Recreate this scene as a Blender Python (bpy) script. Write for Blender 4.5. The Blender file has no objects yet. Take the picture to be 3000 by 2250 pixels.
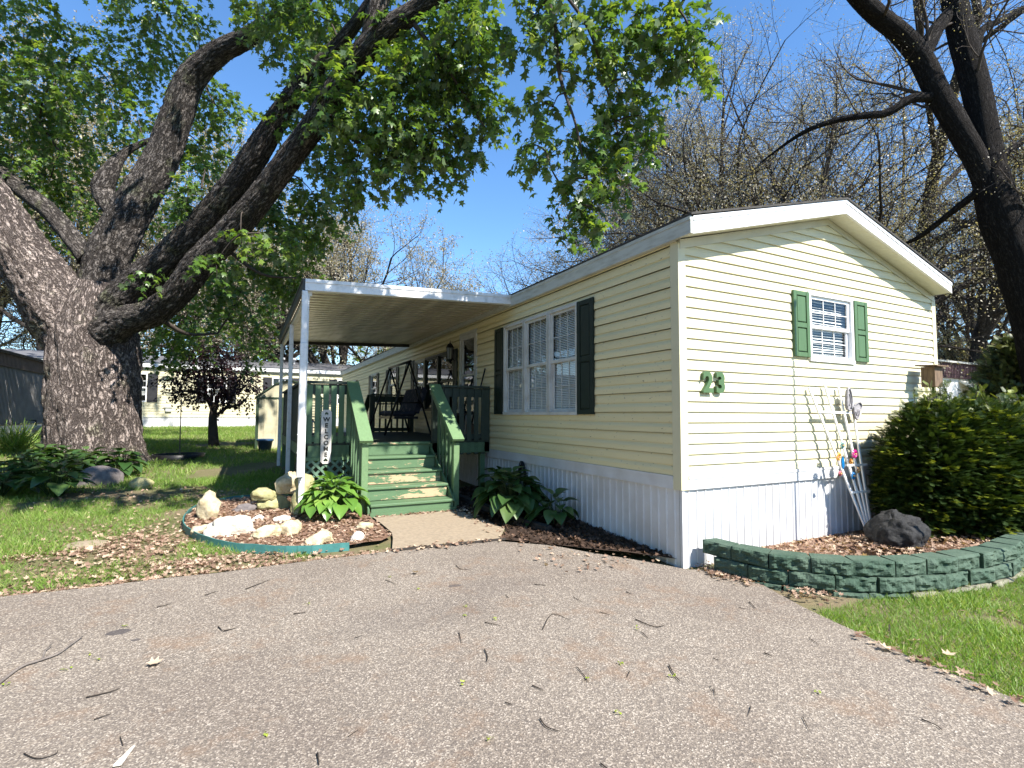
import bpy, math, random
import numpy as np
from mathutils import Vector, Matrix, noise as mnoise

random.seed(7)
RNG = np.random.default_rng(11)
S = bpy.context.scene
COL = S.collection
R_ = math.radians

# ------------------------------------------------------------------ camera, sky, sun, exposure
# World: X along the front of the house, Y along its length, Z up, the viewer stands at the origin.
EYE = np.array([0.0, 0.0, 1.5])
FPX, CX, CY = 1506.0, 1500.0, 1125.0          # focal length and centre in pixels of a 3000 x 2250 frame
def _n(v): return v / np.linalg.norm(v)
_Y = _n(np.array([725 - CX, CY - 1212, FPX])); _X = _n(np.array([4437 - CX, CY - 1228, FPX]))
_X = _n(_X - _Y * _X.dot(_Y)); _Z = np.cross(_X, _Y)
if _Z[1] < 0: _Z = -_Z
RW = np.stack([_X, _Y, _Z])                    # camera axes to world axes
def at(u, v, depth):
    """world point seen at pixel (u, v) of the 3000 x 2250 photograph, depth metres in front"""
    return EYE + RW @ (np.array([(u - CX) / FPX, (CY - v) / FPX, 1.0]) * depth)
cam_d = bpy.data.cameras.new('camera'); cam = bpy.data.objects.new('camera', cam_d); COL.objects.link(cam)
rt, up, fw = RW[:, 0], RW[:, 1], RW[:, 2]
cam.matrix_world = Matrix(((rt[0], up[0], -fw[0], EYE[0]), (rt[1], up[1], -fw[1], EYE[1]),
                           (rt[2], up[2], -fw[2], EYE[2]), (0, 0, 0, 1)))
cam_d.sensor_width = 36; cam_d.lens = FPX / 3000 * 36; cam_d.clip_start = 0.05; cam_d.clip_end = 2000
S.camera = cam

SUN_TO = _n(np.array([0.392, -1.0, 1.112]))    # towards the sun: behind the viewer, to the right
SUN_EL = math.asin(SUN_TO[2]); SUN_AZ = math.atan2(SUN_TO[0], SUN_TO[1])
W = bpy.data.worlds.new("World"); S.world = W; W.use_nodes = True
nt = W.node_tree; nt.nodes.clear()
sky = nt.nodes.new('ShaderNodeTexSky'); sky.sky_type = 'NISHITA'; sky.sun_disc = False
sky.sun_elevation = SUN_EL; sky.sun_rotation = SUN_AZ
sky.air_density = 1.0; sky.dust_density = 0.0; sky.ozone_density = 4.5
bg = nt.nodes.new('ShaderNodeBackground'); bg.inputs[1].default_value = 0.125
ow = nt.nodes.new('ShaderNodeOutputWorld')
hs = nt.nodes.new('ShaderNodeHueSaturation'); hs.inputs['Saturation'].default_value = 1.12
nt.links.new(sky.outputs[0], hs.inputs['Color']); nt.links.new(hs.outputs[0], bg.inputs[0]); nt.links.new(bg.outputs[0], ow.inputs[0])
sun_d = bpy.data.lights.new('sun', 'SUN'); sun_d.energy = 5.0; sun_d.angle = R_(0.5); sun_d.color = (1.0, 0.95, 0.87)
sun = bpy.data.objects.new('sun', sun_d); COL.objects.link(sun)
sun.rotation_euler = Vector(-SUN_TO).to_track_quat('-Z', 'Y').to_euler()
sun.location = (6, -20, 25)
S.view_settings.view_transform = 'Standard'; S.view_settings.look = 'None'
S.view_settings.exposure = 1.22; S.view_settings.gamma = 1.0

# ------------------------------------------------------------------ materials
def nodes(name):
    m = bpy.data.materials.new(name); m.use_nodes = True
    t = m.node_tree; b = t.nodes['Principled BSDF']
    return m, t, b
def N(t, kind, **kw):
    n = t.nodes.new(kind)
    for k, v in kw.items():
        if hasattr(n, k): setattr(n, k, v)
    return n
def noise_fac(t, scale, detail=4, rough=0.6, vec=None, lo=0.35, hi=0.65, stretch=None):
    tc = N(t, 'ShaderNodeTexCoord'); src = tc.outputs['Object'] if vec is None else vec
    if stretch:
        mp = N(t, 'ShaderNodeMapping'); mp.inputs['Scale'].default_value = stretch
        t.links.new(src, mp.inputs[0]); src = mp.outputs[0]
    n = N(t, 'ShaderNodeTexNoise'); n.inputs['Scale'].default_value = scale
    n.inputs['Detail'].default_value = detail; n.inputs['Roughness'].default_value = rough
    t.links.new(src, n.inputs['Vector'])
    r = N(t, 'ShaderNodeMapRange'); r.inputs[1].default_value = lo; r.inputs[2].default_value = hi
    t.links.new(n.outputs[0], r.inputs[0])
    return r.outputs[0], n
def mix(t, fac, a, b):
    m = N(t, 'ShaderNodeMix', data_type='RGBA')
    for i, v in ((6, a), (7, b)):
        if isinstance(v, tuple): m.inputs[i].default_value = (*v, 1)
        else: t.links.new(v, m.inputs[i])
    if isinstance(fac, float): m.inputs[0].default_value = fac
    else: t.links.new(fac, m.inputs[0])
    return m.outputs[2]
def bump(t, b, h, strength=0.3, dist=0.01):
    n = N(t, 'ShaderNodeBump'); n.inputs['Strength'].default_value = strength; n.inputs['Distance'].default_value = dist
    t.links.new(h, n.inputs['Height']); t.links.new(n.outputs[0], b.inputs['Normal'])
def simple(name, c, rough=0.6, var=0.15, scale=6.0, spec=0.3, bmp=0.0, stretch=None, c2=None, lo=0.35, hi=0.65, bscale=None, metal=0.0):
    """paint or plastic with a mild uneven tone"""
    m, t, b = nodes(name)
    f, nn = noise_fac(t, scale, stretch=stretch, lo=lo, hi=hi)
    c2 = c2 or tuple(x * (1 - var) for x in c)
    t.links.new(mix(t, f, c, c2), b.inputs['Base Color'])
    b.inputs['Roughness'].default_value = rough; b.inputs['Specular IOR Level'].default_value = spec
    b.inputs['Metallic'].default_value = metal
    if bmp:
        f2, n2 = noise_fac(t, bscale or scale * 3, stretch=stretch, lo=0, hi=1)
        bump(t, b, f2, bmp)
    return m
M = {}
M['siding'] = simple('cream_vinyl', (0.64, 0.59, 0.40), 0.5, 0.07, 1.7, 0.3)
# grime in streaks on the old siding of the long wall
def siding_old():
    m, t, b = nodes('cream_vinyl_old')
    f, _ = noise_fac(t, 1.1, 5, lo=0.4, hi=0.75, stretch=(1, 0.35, 2.2))
    f2, _ = noise_fac(t, 40, 3, lo=0.66, hi=0.72, stretch=(1, 0.4, 1))
    c = mix(t, f, (0.73, 0.64, 0.38), (0.64, 0.56, 0.33)); c = mix(t, f2, c, (0.30, 0.26, 0.17))
    t.links.new(c, b.inputs['Base Color']); b.inputs['Roughness'].default_value = 0.45
    return m
M['siding_old'] = siding_old()
M['siding_yellow'] = simple('pale_yellow_vinyl', (0.60, 0.56, 0.38), 0.5, 0.07, 1.7, 0.3)
M['white'] = simple('white_vinyl', (0.80, 0.80, 0.80), 0.4, 0.05, 2)
M['white_dirty'] = simple('white_weathered', (0.55, 0.55, 0.52), 0.5, 0.3, 5, c2=(0.38, 0.36, 0.32), lo=0.45, hi=0.8)
M['skirt'] = simple('white_skirting', (0.62, 0.63, 0.645), 0.45, 0.1, 2.5, c2=(0.52, 0.515, 0.51))
M['fascia_grey'] = simple('greyed_fascia', (0.50, 0.51, 0.47), 0.45, 0.3, 3.0, c2=(0.33, 0.32, 0.27), stretch=(1, 1.5, 8), lo=0.45, hi=0.8)
M['frieze'] = simple('tan_trim', (0.52, 0.50, 0.40), 0.55, 0.1, 4)
M['soffit'] = simple('soffit_vinyl', (0.74, 0.72, 0.60), 0.5, 0.05, 4)
M['shingle'] = simple('dark_shingle', (0.07, 0.065, 0.06), 0.9, 0.4, 12, bmp=0.3)
M['shingle_grey'] = simple('grey_shingle', (0.16, 0.16, 0.17), 0.9, 0.35, 9, stretch=(1, 6, 6), c2=(0.10, 0.10, 0.105))
M['shutter'] = simple('green_shutter_paint', (0.078, 0.145, 0.062), 0.45, 0.12, 30, stretch=(1, 1, 0.1))
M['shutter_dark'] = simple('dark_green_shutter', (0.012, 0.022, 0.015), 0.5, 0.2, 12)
M['black'] = simple('black_paint', (0.012, 0.012, 0.013), 0.4, 0.2, 10)
M['black_shutter'] = simple('charcoal_shutter', (0.03, 0.03, 0.034), 0.5, 0.2, 10)
M['room'] = simple('dark_room', (0.03, 0.03, 0.032), 0.9, 0.2, 3)
M['blind'] = simple('blind_slat', (0.72, 0.72, 0.70), 0.5, 0.08, 6)
def glass():
    m, t, b = nodes('window_glass')
    t.nodes.remove(b)
    tr = N(t, 'ShaderNodeBsdfTransparent'); tr.inputs[0].default_value = (0.95, 0.97, 0.96, 1)
    gl = N(t, 'ShaderNodeBsdfGlossy'); gl.inputs['Roughness'].default_value = 0.0; gl.inputs[0].default_value = (0.95, 0.97, 1, 1)
    fr = N(t, 'ShaderNodeFresnel'); fr.inputs[0].default_value = 1.5
    mx = N(t, 'ShaderNodeMixShader'); ge = N(t, 'ShaderNodeNewGeometry'); sb = N(t, 'ShaderNodeMath', operation='SUBTRACT'); sb.inputs[0].default_value = 1.0; t.links.new(ge.outputs['Backfacing'], sb.inputs[1])
    ml = N(t, 'ShaderNodeMath', operation='MULTIPLY'); t.links.new(fr.outputs[0], ml.inputs[0]); t.links.new(sb.outputs[0], ml.inputs[1])
    t.links.new(ml.outputs[0], mx.inputs[0]); t.links.new(tr.outputs[0], mx.inputs[1]); t.links.new(gl.outputs[0], mx.inputs[2])
    t.links.new(mx.outputs[0], t.nodes['Material Output'].inputs[0])
    return m
M['glass'] = glass()
def green_paint(name, base, worn=0.0, axis=(1, 8, 8)):
    m, t, b = nodes(name)
    f, _ = noise_fac(t, 5, 5, stretch=axis)
    c = mix(t, f, base, tuple(x * 0.72 for x in base))
    f3, n3 = noise_fac(t, 26, 4, lo=0.3, hi=0.7, stretch=axis)
    c = mix(t, f3, c, tuple(x * 1.12 for x in base))
    if worn:
        f2, _ = noise_fac(t, 3.3, 8, 0.72, lo=worn, hi=worn + 0.02, stretch=(1, 3, 3.5))
        c = mix(t, f2, c, (0.46, 0.33, 0.20))
    t.links.new(c, b.inputs['Base Color']); b.inputs['Roughness'].default_value = 0.6
    bump(t, b, n3.outputs[0], 0.25, 0.004)
    return m
GREEN = (0.085, 0.155, 0.075)
M['deck_green'] = green_paint('green_deck_paint', GREEN)
M['rail_green'] = green_paint('green_rail_paint', (0.125, 0.21, 0.095), axis=(6, 1, 6))
M['worn_green'] = green_paint('peeling_green_paint', GREEN, 0.515)
M['half_worn'] = green_paint('chipped_green_paint', GREEN, 0.585)
M['lattice'] = simple('lattice_green', (0.13, 0.22, 0.15), 0.6, 0.15, 12)
M['rail_shaded'] = green_paint('shade_toned_rail', (0.022, 0.036, 0.024))  # deck green darkened: shade of canopy and house put into the colour
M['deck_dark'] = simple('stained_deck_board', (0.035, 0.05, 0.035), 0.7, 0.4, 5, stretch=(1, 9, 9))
def asphalt():
    m, t, b = nodes('weathered_asphalt')
    tc = N(t, 'ShaderNodeTexCoord')
    v = N(t, 'ShaderNodeTexVoronoi'); v.inputs['Scale'].default_value = 140; v.inputs['Randomness'].default_value = 1
    t.links.new(tc.outputs['Object'], v.inputs['Vector'])
    sep = N(t, 'ShaderNodeSeparateColor'); t.links.new(v.outputs['Color'], sep.inputs[0])
    ramp = N(t, 'ShaderNodeValToRGB'); e = ramp.color_ramp.elements
    e[0].position = 0.0; e[0].color = (0.105, 0.090, 0.079, 1); e[1].position = 1.0; e[1].color = (0.50, 0.44, 0.37, 1)
    a = e.new(0.45); a.color = (0.17, 0.143, 0.12, 1); a = e.new(0.8); a.color = (0.275, 0.232, 0.186, 1)
    t.links.new(sep.outputs[0], ramp.inputs[0])
    fine, nf = noise_fac(t, 260, 2, lo=0.42, hi=0.9)
    c = mix(t, fine, ramp.outputs[0], (0.24, 0.20, 0.162))
    f1, _ = noise_fac(t, 0.55, 4, lo=0.42, hi=0.68)       # broad worn areas
    dk = N(t, 'ShaderNodeMix', data_type='RGBA', blend_type='MULTIPLY'); t.links.new(f1, dk.inputs[0])
    t.links.new(c, dk.inputs[6]); dk.inputs[7].default_value = (0.80, 0.78, 0.78, 1)
    f2, _ = noise_fac(t, 1.7, 9, 0.8, lo=0.53, hi=0.68)   # brown catkin dust
    f2b = N(t, 'ShaderNodeMath', operation='MULTIPLY'); f2b.inputs[1].default_value = 0.62; t.links.new(f2, f2b.inputs[0])
    c = mix(t, f2b.outputs[0], dk.outputs[2], (0.21, 0.13, 0.08))
    # dark grey oil marks in the middle of the drive
    for (ox, oy, rx, ry, k) in ((1.15, 3.75, 0.75, 0.3, 0.16), (1.9, 4.05, 0.5, 0.22, 0.14), (-0.72, 4.33, 0.075, 0.045, 0.85), (-0.6, 4.15, 0.03, 0.02, 0.8), (1.62, 4.22, 0.06, 0.035, 0.7)):
        mp = N(t, 'ShaderNodeMapping'); mp.inputs['Location'].default_value = (-ox / rx, -oy / ry, 0); mp.inputs['Scale'].default_value = (1 / rx, 1 / ry, 0)
        t.links.new(tc.outputs['Object'], mp.inputs[0])
        ln = N(t, 'ShaderNodeVectorMath', operation='LENGTH'); t.links.new(mp.outputs[0], ln.inputs[0])
        nz, _ = noise_fac(t, 5 if rx > 0.2 else 22, 4, lo=0, hi=1)
        ad = N(t, 'ShaderNodeMath', operation='ADD'); t.links.new(ln.outputs['Value'], ad.inputs[0]); t.links.new(nz, ad.inputs[1])
        mr = N(t, 'ShaderNodeMapRange'); mr.inputs[1].default_value = 1.5; mr.inputs[2].default_value = 1.1 if rx > 0.2 else 1.4; mr.inputs[3].default_value = 0; mr.inputs[4].default_value = k
        t.links.new(ad.outputs[0], mr.inputs[0])
        c = mix(t, mr.outputs[0], c, (0.07, 0.062, 0.062))
    t.links.new(c, b.inputs['Base Color']); b.inputs['Roughness'].default_value = 0.85; b.inputs['Specular IOR Level'].default_value = 0.2
    bump(t, b, v.outputs['Distance'], 0.5, 0.004)
    return m
M['asphalt'] = asphalt()
def earth():
    m, t, b = nodes('lawn_soil')
    f1, _ = noise_fac(t, 0.9, 6, 0.65, lo=0.40, hi=0.60)
    f2, _ = noise_fac(t, 30, 4, 0.7, lo=0.35, hi=0.65)
    f3, n3 = noise_fac(t, 120, 3, lo=0.3, hi=0.7)
    soil = mix(t, f2, (0.17, 0.125, 0.08), (0.30, 0.23, 0.15))
    grs = mix(t, f2, (0.06, 0.10, 0.02), (0.115, 0.15, 0.04))
    c = mix(t, f1, soil, grs); c = mix(t, f3, c, (0.16, 0.14, 0.08))
    t.links.new(c, b.inputs['Base Color']); b.inputs['Roughness'].default_value = 0.95; b.inputs['Specular IOR Level'].default_value = 0.1
    bump(t, b, n3.outputs[0], 0.6, 0.02)
    return m
M['earth'] = earth()
def mulch(name, a, c0):
    m, t, b = nodes(name)
    f2, _ = noise_fac(t, 45, 5, 0.8, lo=0.3, hi=0.7); f3, n3 = noise_fac(t, 90, 3, lo=0.3, hi=0.7)
    t.links.new(mix(t, f2, a, c0), b.inputs['Base Color']); b.inputs['Roughness'].default_value = 0.95; b.inputs['Specular IOR Level'].default_value = 0.1
    bump(t, b, n3.outputs[0], 0.8, 0.02)
    return m
M['mulch'] = mulch('leaf_mulch', (0.28, 0.17, 0.115), (0.14, 0.085, 0.06))
M['mulch_dark'] = mulch('dark_mulch', (0.09, 0.06, 0.045), (0.03, 0.022, 0.018))
M['concrete'] = simple('tan_concrete', (0.33, 0.265, 0.19), 0.85, 0.2, 25, spec=0.15, bmp=0.3, bscale=150, c2=(0.25, 0.20, 0.145))
def bark(name, light, dark, sx=9, sy=2.2, depth=0.05, moss=None):
    m, t, b = nodes(name)
    uv = N(t, 'ShaderNodeUVMap')
    def nz(kx, ky, detail, rough, dist=0.0):
        mp = N(t, 'ShaderNodeMapping'); mp.inputs['Scale'].default_value = (kx, ky, 1); t.links.new(uv.outputs[0], mp.inputs[0])
        n = N(t, 'ShaderNodeTexNoise'); n.inputs['Scale'].default_value = 1.0; n.inputs['Detail'].default_value = detail; n.inputs['Roughness'].default_value = rough; n.inputs['Distortion'].default_value = dist
        t.links.new(mp.outputs[0], n.inputs['Vector']); return n.outputs[0]
    def ridge(v, w):
        a = N(t, 'ShaderNodeMath', operation='SUBTRACT'); t.links.new(v, a.inputs[0]); a.inputs[1].default_value = 0.5
        a2 = N(t, 'ShaderNodeMath', operation='ABSOLUTE'); t.links.new(a.outputs[0], a2.inputs[0])
        r = N(t, 'ShaderNodeMapRange'); r.inputs[2].default_value = w; t.links.new(a2.outputs[0], r.inputs[0]); return r.outputs[0]
    r1 = ridge(nz(sx, sy, 5, 0.6, 0.6), 0.075); r2 = ridge(nz(sx * 1.6, sy * 2.6, 4, 0.6, 0.9), 0.05)
    h = N(t, 'ShaderNodeMath', operation='MULTIPLY'); t.links.new(r1, h.inputs[0]); t.links.new(r2, h.inputs[1])
    p = nz(sx * 3, sy * 4, 6, 0.75); f = N(t, 'ShaderNodeMapRange'); f.inputs[1].default_value = 0.38; f.inputs[2].default_value = 0.62; t.links.new(p, f.inputs[0])
    lc = mix(t, f.outputs[0], light, tuple(x * 0.66 for x in light))
    fb, _ = noise_fac(t, 1.3, 4, lo=0.4, hi=0.65); lc = mix(t, fb, lc, mix(t, f.outputs[0], tuple(x * 0.8 for x in light), tuple(x * 0.5 for x in light)))
    if moss:
        fm, _ = noise_fac(t, 1.9, 5, lo=0.56, hi=0.7); lc = mix(t, fm, lc, moss)
    t.links.new(mix(t, h.outputs[0], dark, lc), b.inputs['Base Color']); b.inputs['Roughness'].default_value = 0.95; b.inputs['Specular IOR Level'].default_value = 0.1
    hh = N(t, 'ShaderNodeMath', operation='MULTIPLY_ADD'); t.links.new(p, hh.inputs[0]); hh.inputs[1].default_value = 0.7; t.links.new(h.outputs[0], hh.inputs[2])
    bump(t, b, hh.outputs[0], 1.0, depth)
    return m
M['bark_maple'] = bark('shaggy_maple_bark', (0.52, 0.43, 0.385), (0.07, 0.055, 0.05), 12, 3.4, 0.05, (0.36, 0.34, 0.24))
M['bark_limb'] = bark('shaded_maple_bark', (0.25, 0.22, 0.20), (0.03, 0.026, 0.024), 13, 3.4, 0.05, (0.19, 0.19, 0.12))  # darker copy for the limbs: foliage shade put into the bark colour
M['bark_dark'] = bark('dark_oak_bark', (0.05, 0.045, 0.042), (0.014, 0.012, 0.011), 20, 4.0, 0.02)
M['bark_grey'] = bark('grey_bark', (0.15, 0.13, 0.115), (0.05, 0.043, 0.038), 14, 5, 0.03)
M['twig'] = simple('twig_bark', (0.075, 0.06, 0.05), 0.9, 0.4, 9)
M['twig_pale'] = simple('pale_twig_bark', (0.16, 0.135, 0.12), 0.9, 0.4, 9)
def leaf(name, c1, c2, c3, under=None, trans=0.35, rough=0.45, spec=0.35):
    """leaf tone differs from leaf to leaf (per-face attribute 'rnd'); light passes through it"""
    m, t, b = nodes(name)
    at_ = N(t, 'ShaderNodeAttribute', attribute_name='rnd')
    ramp = N(t, 'ShaderNodeValToRGB'); e = ramp.color_ramp.elements
    e[0].position = 0.0; e[0].color = (*c1, 1); e[1].position = 1.0; e[1].color = (*c3, 1)
    a = e.new(0.6); a.color = (*c2, 1)
    t.links.new(at_.outputs['Fac'], ramp.inputs[0]); c = ramp.outputs[0]
    if under:
        g = N(t, 'ShaderNodeNewGeometry'); c = mix(t, g.outputs['Backfacing'], c, under)
    t.links.new(c, b.inputs['Base Color']); b.inputs['Roughness'].default_value = rough; b.inputs['Specular IOR Level'].default_value = spec
    tl = N(t, 'ShaderNodeBsdfTranslucent'); hs = N(t, 'ShaderNodeMix', data_type='RGBA', blend_type='MULTIPLY'); hs.inputs[0].default_value = 1.0
    t.links.new(ramp.outputs[0], hs.inputs[6]); hs.inputs[7].default_value = (1.6, 1.5, 0.6, 1); t.links.new(hs.outputs[2], tl.inputs[0])
    mx = N(t, 'ShaderNodeMixShader'); mx.inputs[0].default_value = trans
    t.links.new(b.outputs[0], mx.inputs[1]); t.links.new(tl.outputs[0], mx.inputs[2])
    t.links.new(mx.outputs[0], t.nodes['Material Output'].inputs[0])
    return m
M['leaf_maple'] = leaf('silver_maple_leaf', (0.04, 0.095, 0.022), (0.11, 0.20, 0.03), (0.27, 0.34, 0.055), (0.15, 0.21, 0.11), 0.42, 0.36, 0.5)
M['leaf_green'] = leaf('bright_leaf', (0.06, 0.12, 0.02), (0.10, 0.17, 0.03), (0.19, 0.25, 0.05))
M['leaf_bud'] = leaf('pale_bud', (0.26, 0.22, 0.16), (0.34, 0.30, 0.20), (0.38, 0.36, 0.20), trans=0.3)
M['leaf_bud_grey'] = leaf('pinkish_bud', (0.24, 0.21, 0.17), (0.34, 0.305, 0.24), (0.40, 0.37, 0.26), trans=0.3)
M['leaf_plum'] = leaf('purple_leaf', (0.018, 0.008, 0.012), (0.035, 0.014, 0.02), (0.06, 0.02, 0.022), trans=0.2)
M['leaf_yew'] = leaf('yew_needle', (0.020, 0.042, 0.010), (0.05, 0.085, 0.015), (0.30, 0.34, 0.03), trans=0.15)
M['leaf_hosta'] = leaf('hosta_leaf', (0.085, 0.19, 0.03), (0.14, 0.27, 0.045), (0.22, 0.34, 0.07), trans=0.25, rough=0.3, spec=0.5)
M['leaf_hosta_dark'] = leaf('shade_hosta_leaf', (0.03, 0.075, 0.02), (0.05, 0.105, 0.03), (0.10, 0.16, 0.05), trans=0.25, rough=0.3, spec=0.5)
M['leaf_grass'] = leaf('grass_blade', (0.11, 0.21, 0.035), (0.19, 0.31, 0.05), (0.42, 0.44, 0.18), trans=0.35, rough=0.5)
M['leaf_dry'] = leaf('dry_oak_leaf', (0.15, 0.09, 0.065), (0.36, 0.245, 0.18), (0.58, 0.45, 0.33), trans=0.15, rough=0.7, spec=0.1)
M['leaf_rotten'] = leaf('rotting_leaf', (0.03, 0.02, 0.015), (0.07, 0.045, 0.032), (0.16, 0.10, 0.07), trans=0.1, rough=0.8, spec=0.1)
M['leaf_spruce'] = leaf('conifer_needle', (0.05, 0.075, 0.025), (0.09, 0.12, 0.04), (0.17, 0.19, 0.07), trans=0.15)
M['stone_cream'] = simple('weathered_limestone', (0.60, 0.52, 0.36), 0.9, 0.3, 9, bmp=1.0, bscale=28, c2=(0.34, 0.28, 0.17), spec=0.1)
M['stone_white'] = simple('white_quartz', (0.74, 0.68, 0.60), 0.8, 0.2, 11, bmp=0.6, bscale=40, c2=(0.50, 0.45, 0.38), spec=0.2)
M['stone_grey'] = simple('grey_granite', (0.20, 0.175, 0.17), 0.85, 0.35, 14, bmp=0.4, bscale=60, spec=0.2)
M['stone_moss'] = simple('mossy_limestone', (0.44, 0.40, 0.21), 0.9, 0.35, 8, bmp=1.0, bscale=26, c2=(0.26, 0.25, 0.12), spec=0.1)
M['lava'] = simple('black_lava', (0.012, 0.012, 0.013), 0.85, 0.4, 30, bmp=1.0, bscale=55, c2=(0.035, 0.034, 0.033))
M['block'] = simple('green_split_block', (0.085, 0.122, 0.09), 0.9, 0.3, 5, bmp=1.0, bscale=50, c2=(0.05, 0.085, 0.06), spec=0.15)
M['block_bare'] = simple('bare_grey_block', (0.24, 0.23, 0.17), 0.9, 0.3, 9, bmp=1.0, bscale=38, spec=0.1)
M['teal'] = simple('teal_plastic', (0.06, 0.20, 0.19), 0.5, 0.25, 9)
M['metal_white'] = simple('white_aluminium', (0.74, 0.74, 0.74), 0.4, 0.25, 9, c2=(0.50, 0.51, 0.50), lo=0.5, hi=0.75)
M['canopy_pan'] = simple('aged_canopy_pan', (0.54, 0.49, 0.37), 0.26, 0.3, 1.6, spec=0.7, c2=(0.24, 0.22, 0.165), stretch=(1.6, 0.12, 1))
M['beam_dark'] = simple('dark_gutter', (0.05, 0.048, 0.045), 0.5, 0.2, 5)
M['wood_old'] = simple('weathered_wood', (0.20, 0.135, 0.085), 0.85, 0.4, 14, stretch=(3, 3, 0.4), bmp=0.4, c2=(0.11, 0.075, 0.05))
M['timber'] = simple('dark_timber', (0.05, 0.042, 0.036), 0.9, 0.4, 10, stretch=(4, 0.5, 4))
M['sign'] = simple('whitewashed_board', (0.66, 0.62, 0.58), 0.7, 0.2, 16, stretch=(4, 4, 0.4), c2=(0.50, 0.46, 0.42))
M['sign_text'] = simple('sign_lettering', (0.05, 0.05, 0.045), 0.7, 0.2, 20)
M['shed_cream'] = simple('shed_cream_panel', (0.50, 0.46, 0.32), 0.6, 0.3, 2.5, c2=(0.30, 0.28, 0.19), lo=0.4, hi=0.7)
M['shed_green'] = simple('shed_green_trim', (0.03, 0.055, 0.03), 0.5, 0.3, 5)
M['blue'] = simple('blue_pot', (0.03, 0.075, 0.16), 0.35, 0.2, 8)
M['corr_grey'] = simple('grey_corrugated_wall', (0.36, 0.34, 0.32), 0.6, 0.2, 3)
M['corr_brown'] = simple('brown_corrugated_band', (0.10, 0.075, 0.065), 0.6, 0.25, 5)
M['corr_maroon'] = simple('faded_maroon_band', (0.17, 0.10, 0.11), 0.6, 0.3, 5)
M['cushion'] = simple('dark_floral_cushion', (0.035, 0.035, 0.05), 0.9, 0.3, 9, c2=(0.13, 0.11, 0.11), lo=0.55, hi=0.6)
M['steel'] = simple('grey_steel', (0.25, 0.25, 0.25), 0.4, 0.2, 12, metal=0.6)
M['butterfly'] = simple('grey_resin', (0.36, 0.34, 0.345), 0.7, 0.4, 26, bmp=0.4)
for nm, c in (('orange', (0.75, 0.36, 0.06)), ('magenta', (0.60, 0.015, 0.22)), ('petal_blue', (0.01, 0.17, 0.42)), ('pink', (0.62, 0.16, 0.20)), ('teal_petal', (0.16, 0.36, 0.33)), ('peach', (0.72, 0.42, 0.16))):
    M[nm] = simple('petal_' + nm.replace('petal_', ''), c, 0.35, 0.3, 30)
M['lamp_glass'] = simple('frosted_lamp_glass', (0.16, 0.16, 0.15), 0.15, 0.2, 10, spec=0.8)
M['soil_stick'] = simple('stick_bark', (0.20, 0.17, 0.15), 0.9, 0.4, 18)
M['twig_dark'] = simple('fallen_twig', (0.045, 0.034, 0.026), 0.9, 0.4, 20)
M['catkin'] = leaf('green_leaflet', (0.22, 0.30, 0.03), (0.30, 0.38, 0.05), (0.40, 0.45, 0.08))

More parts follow.
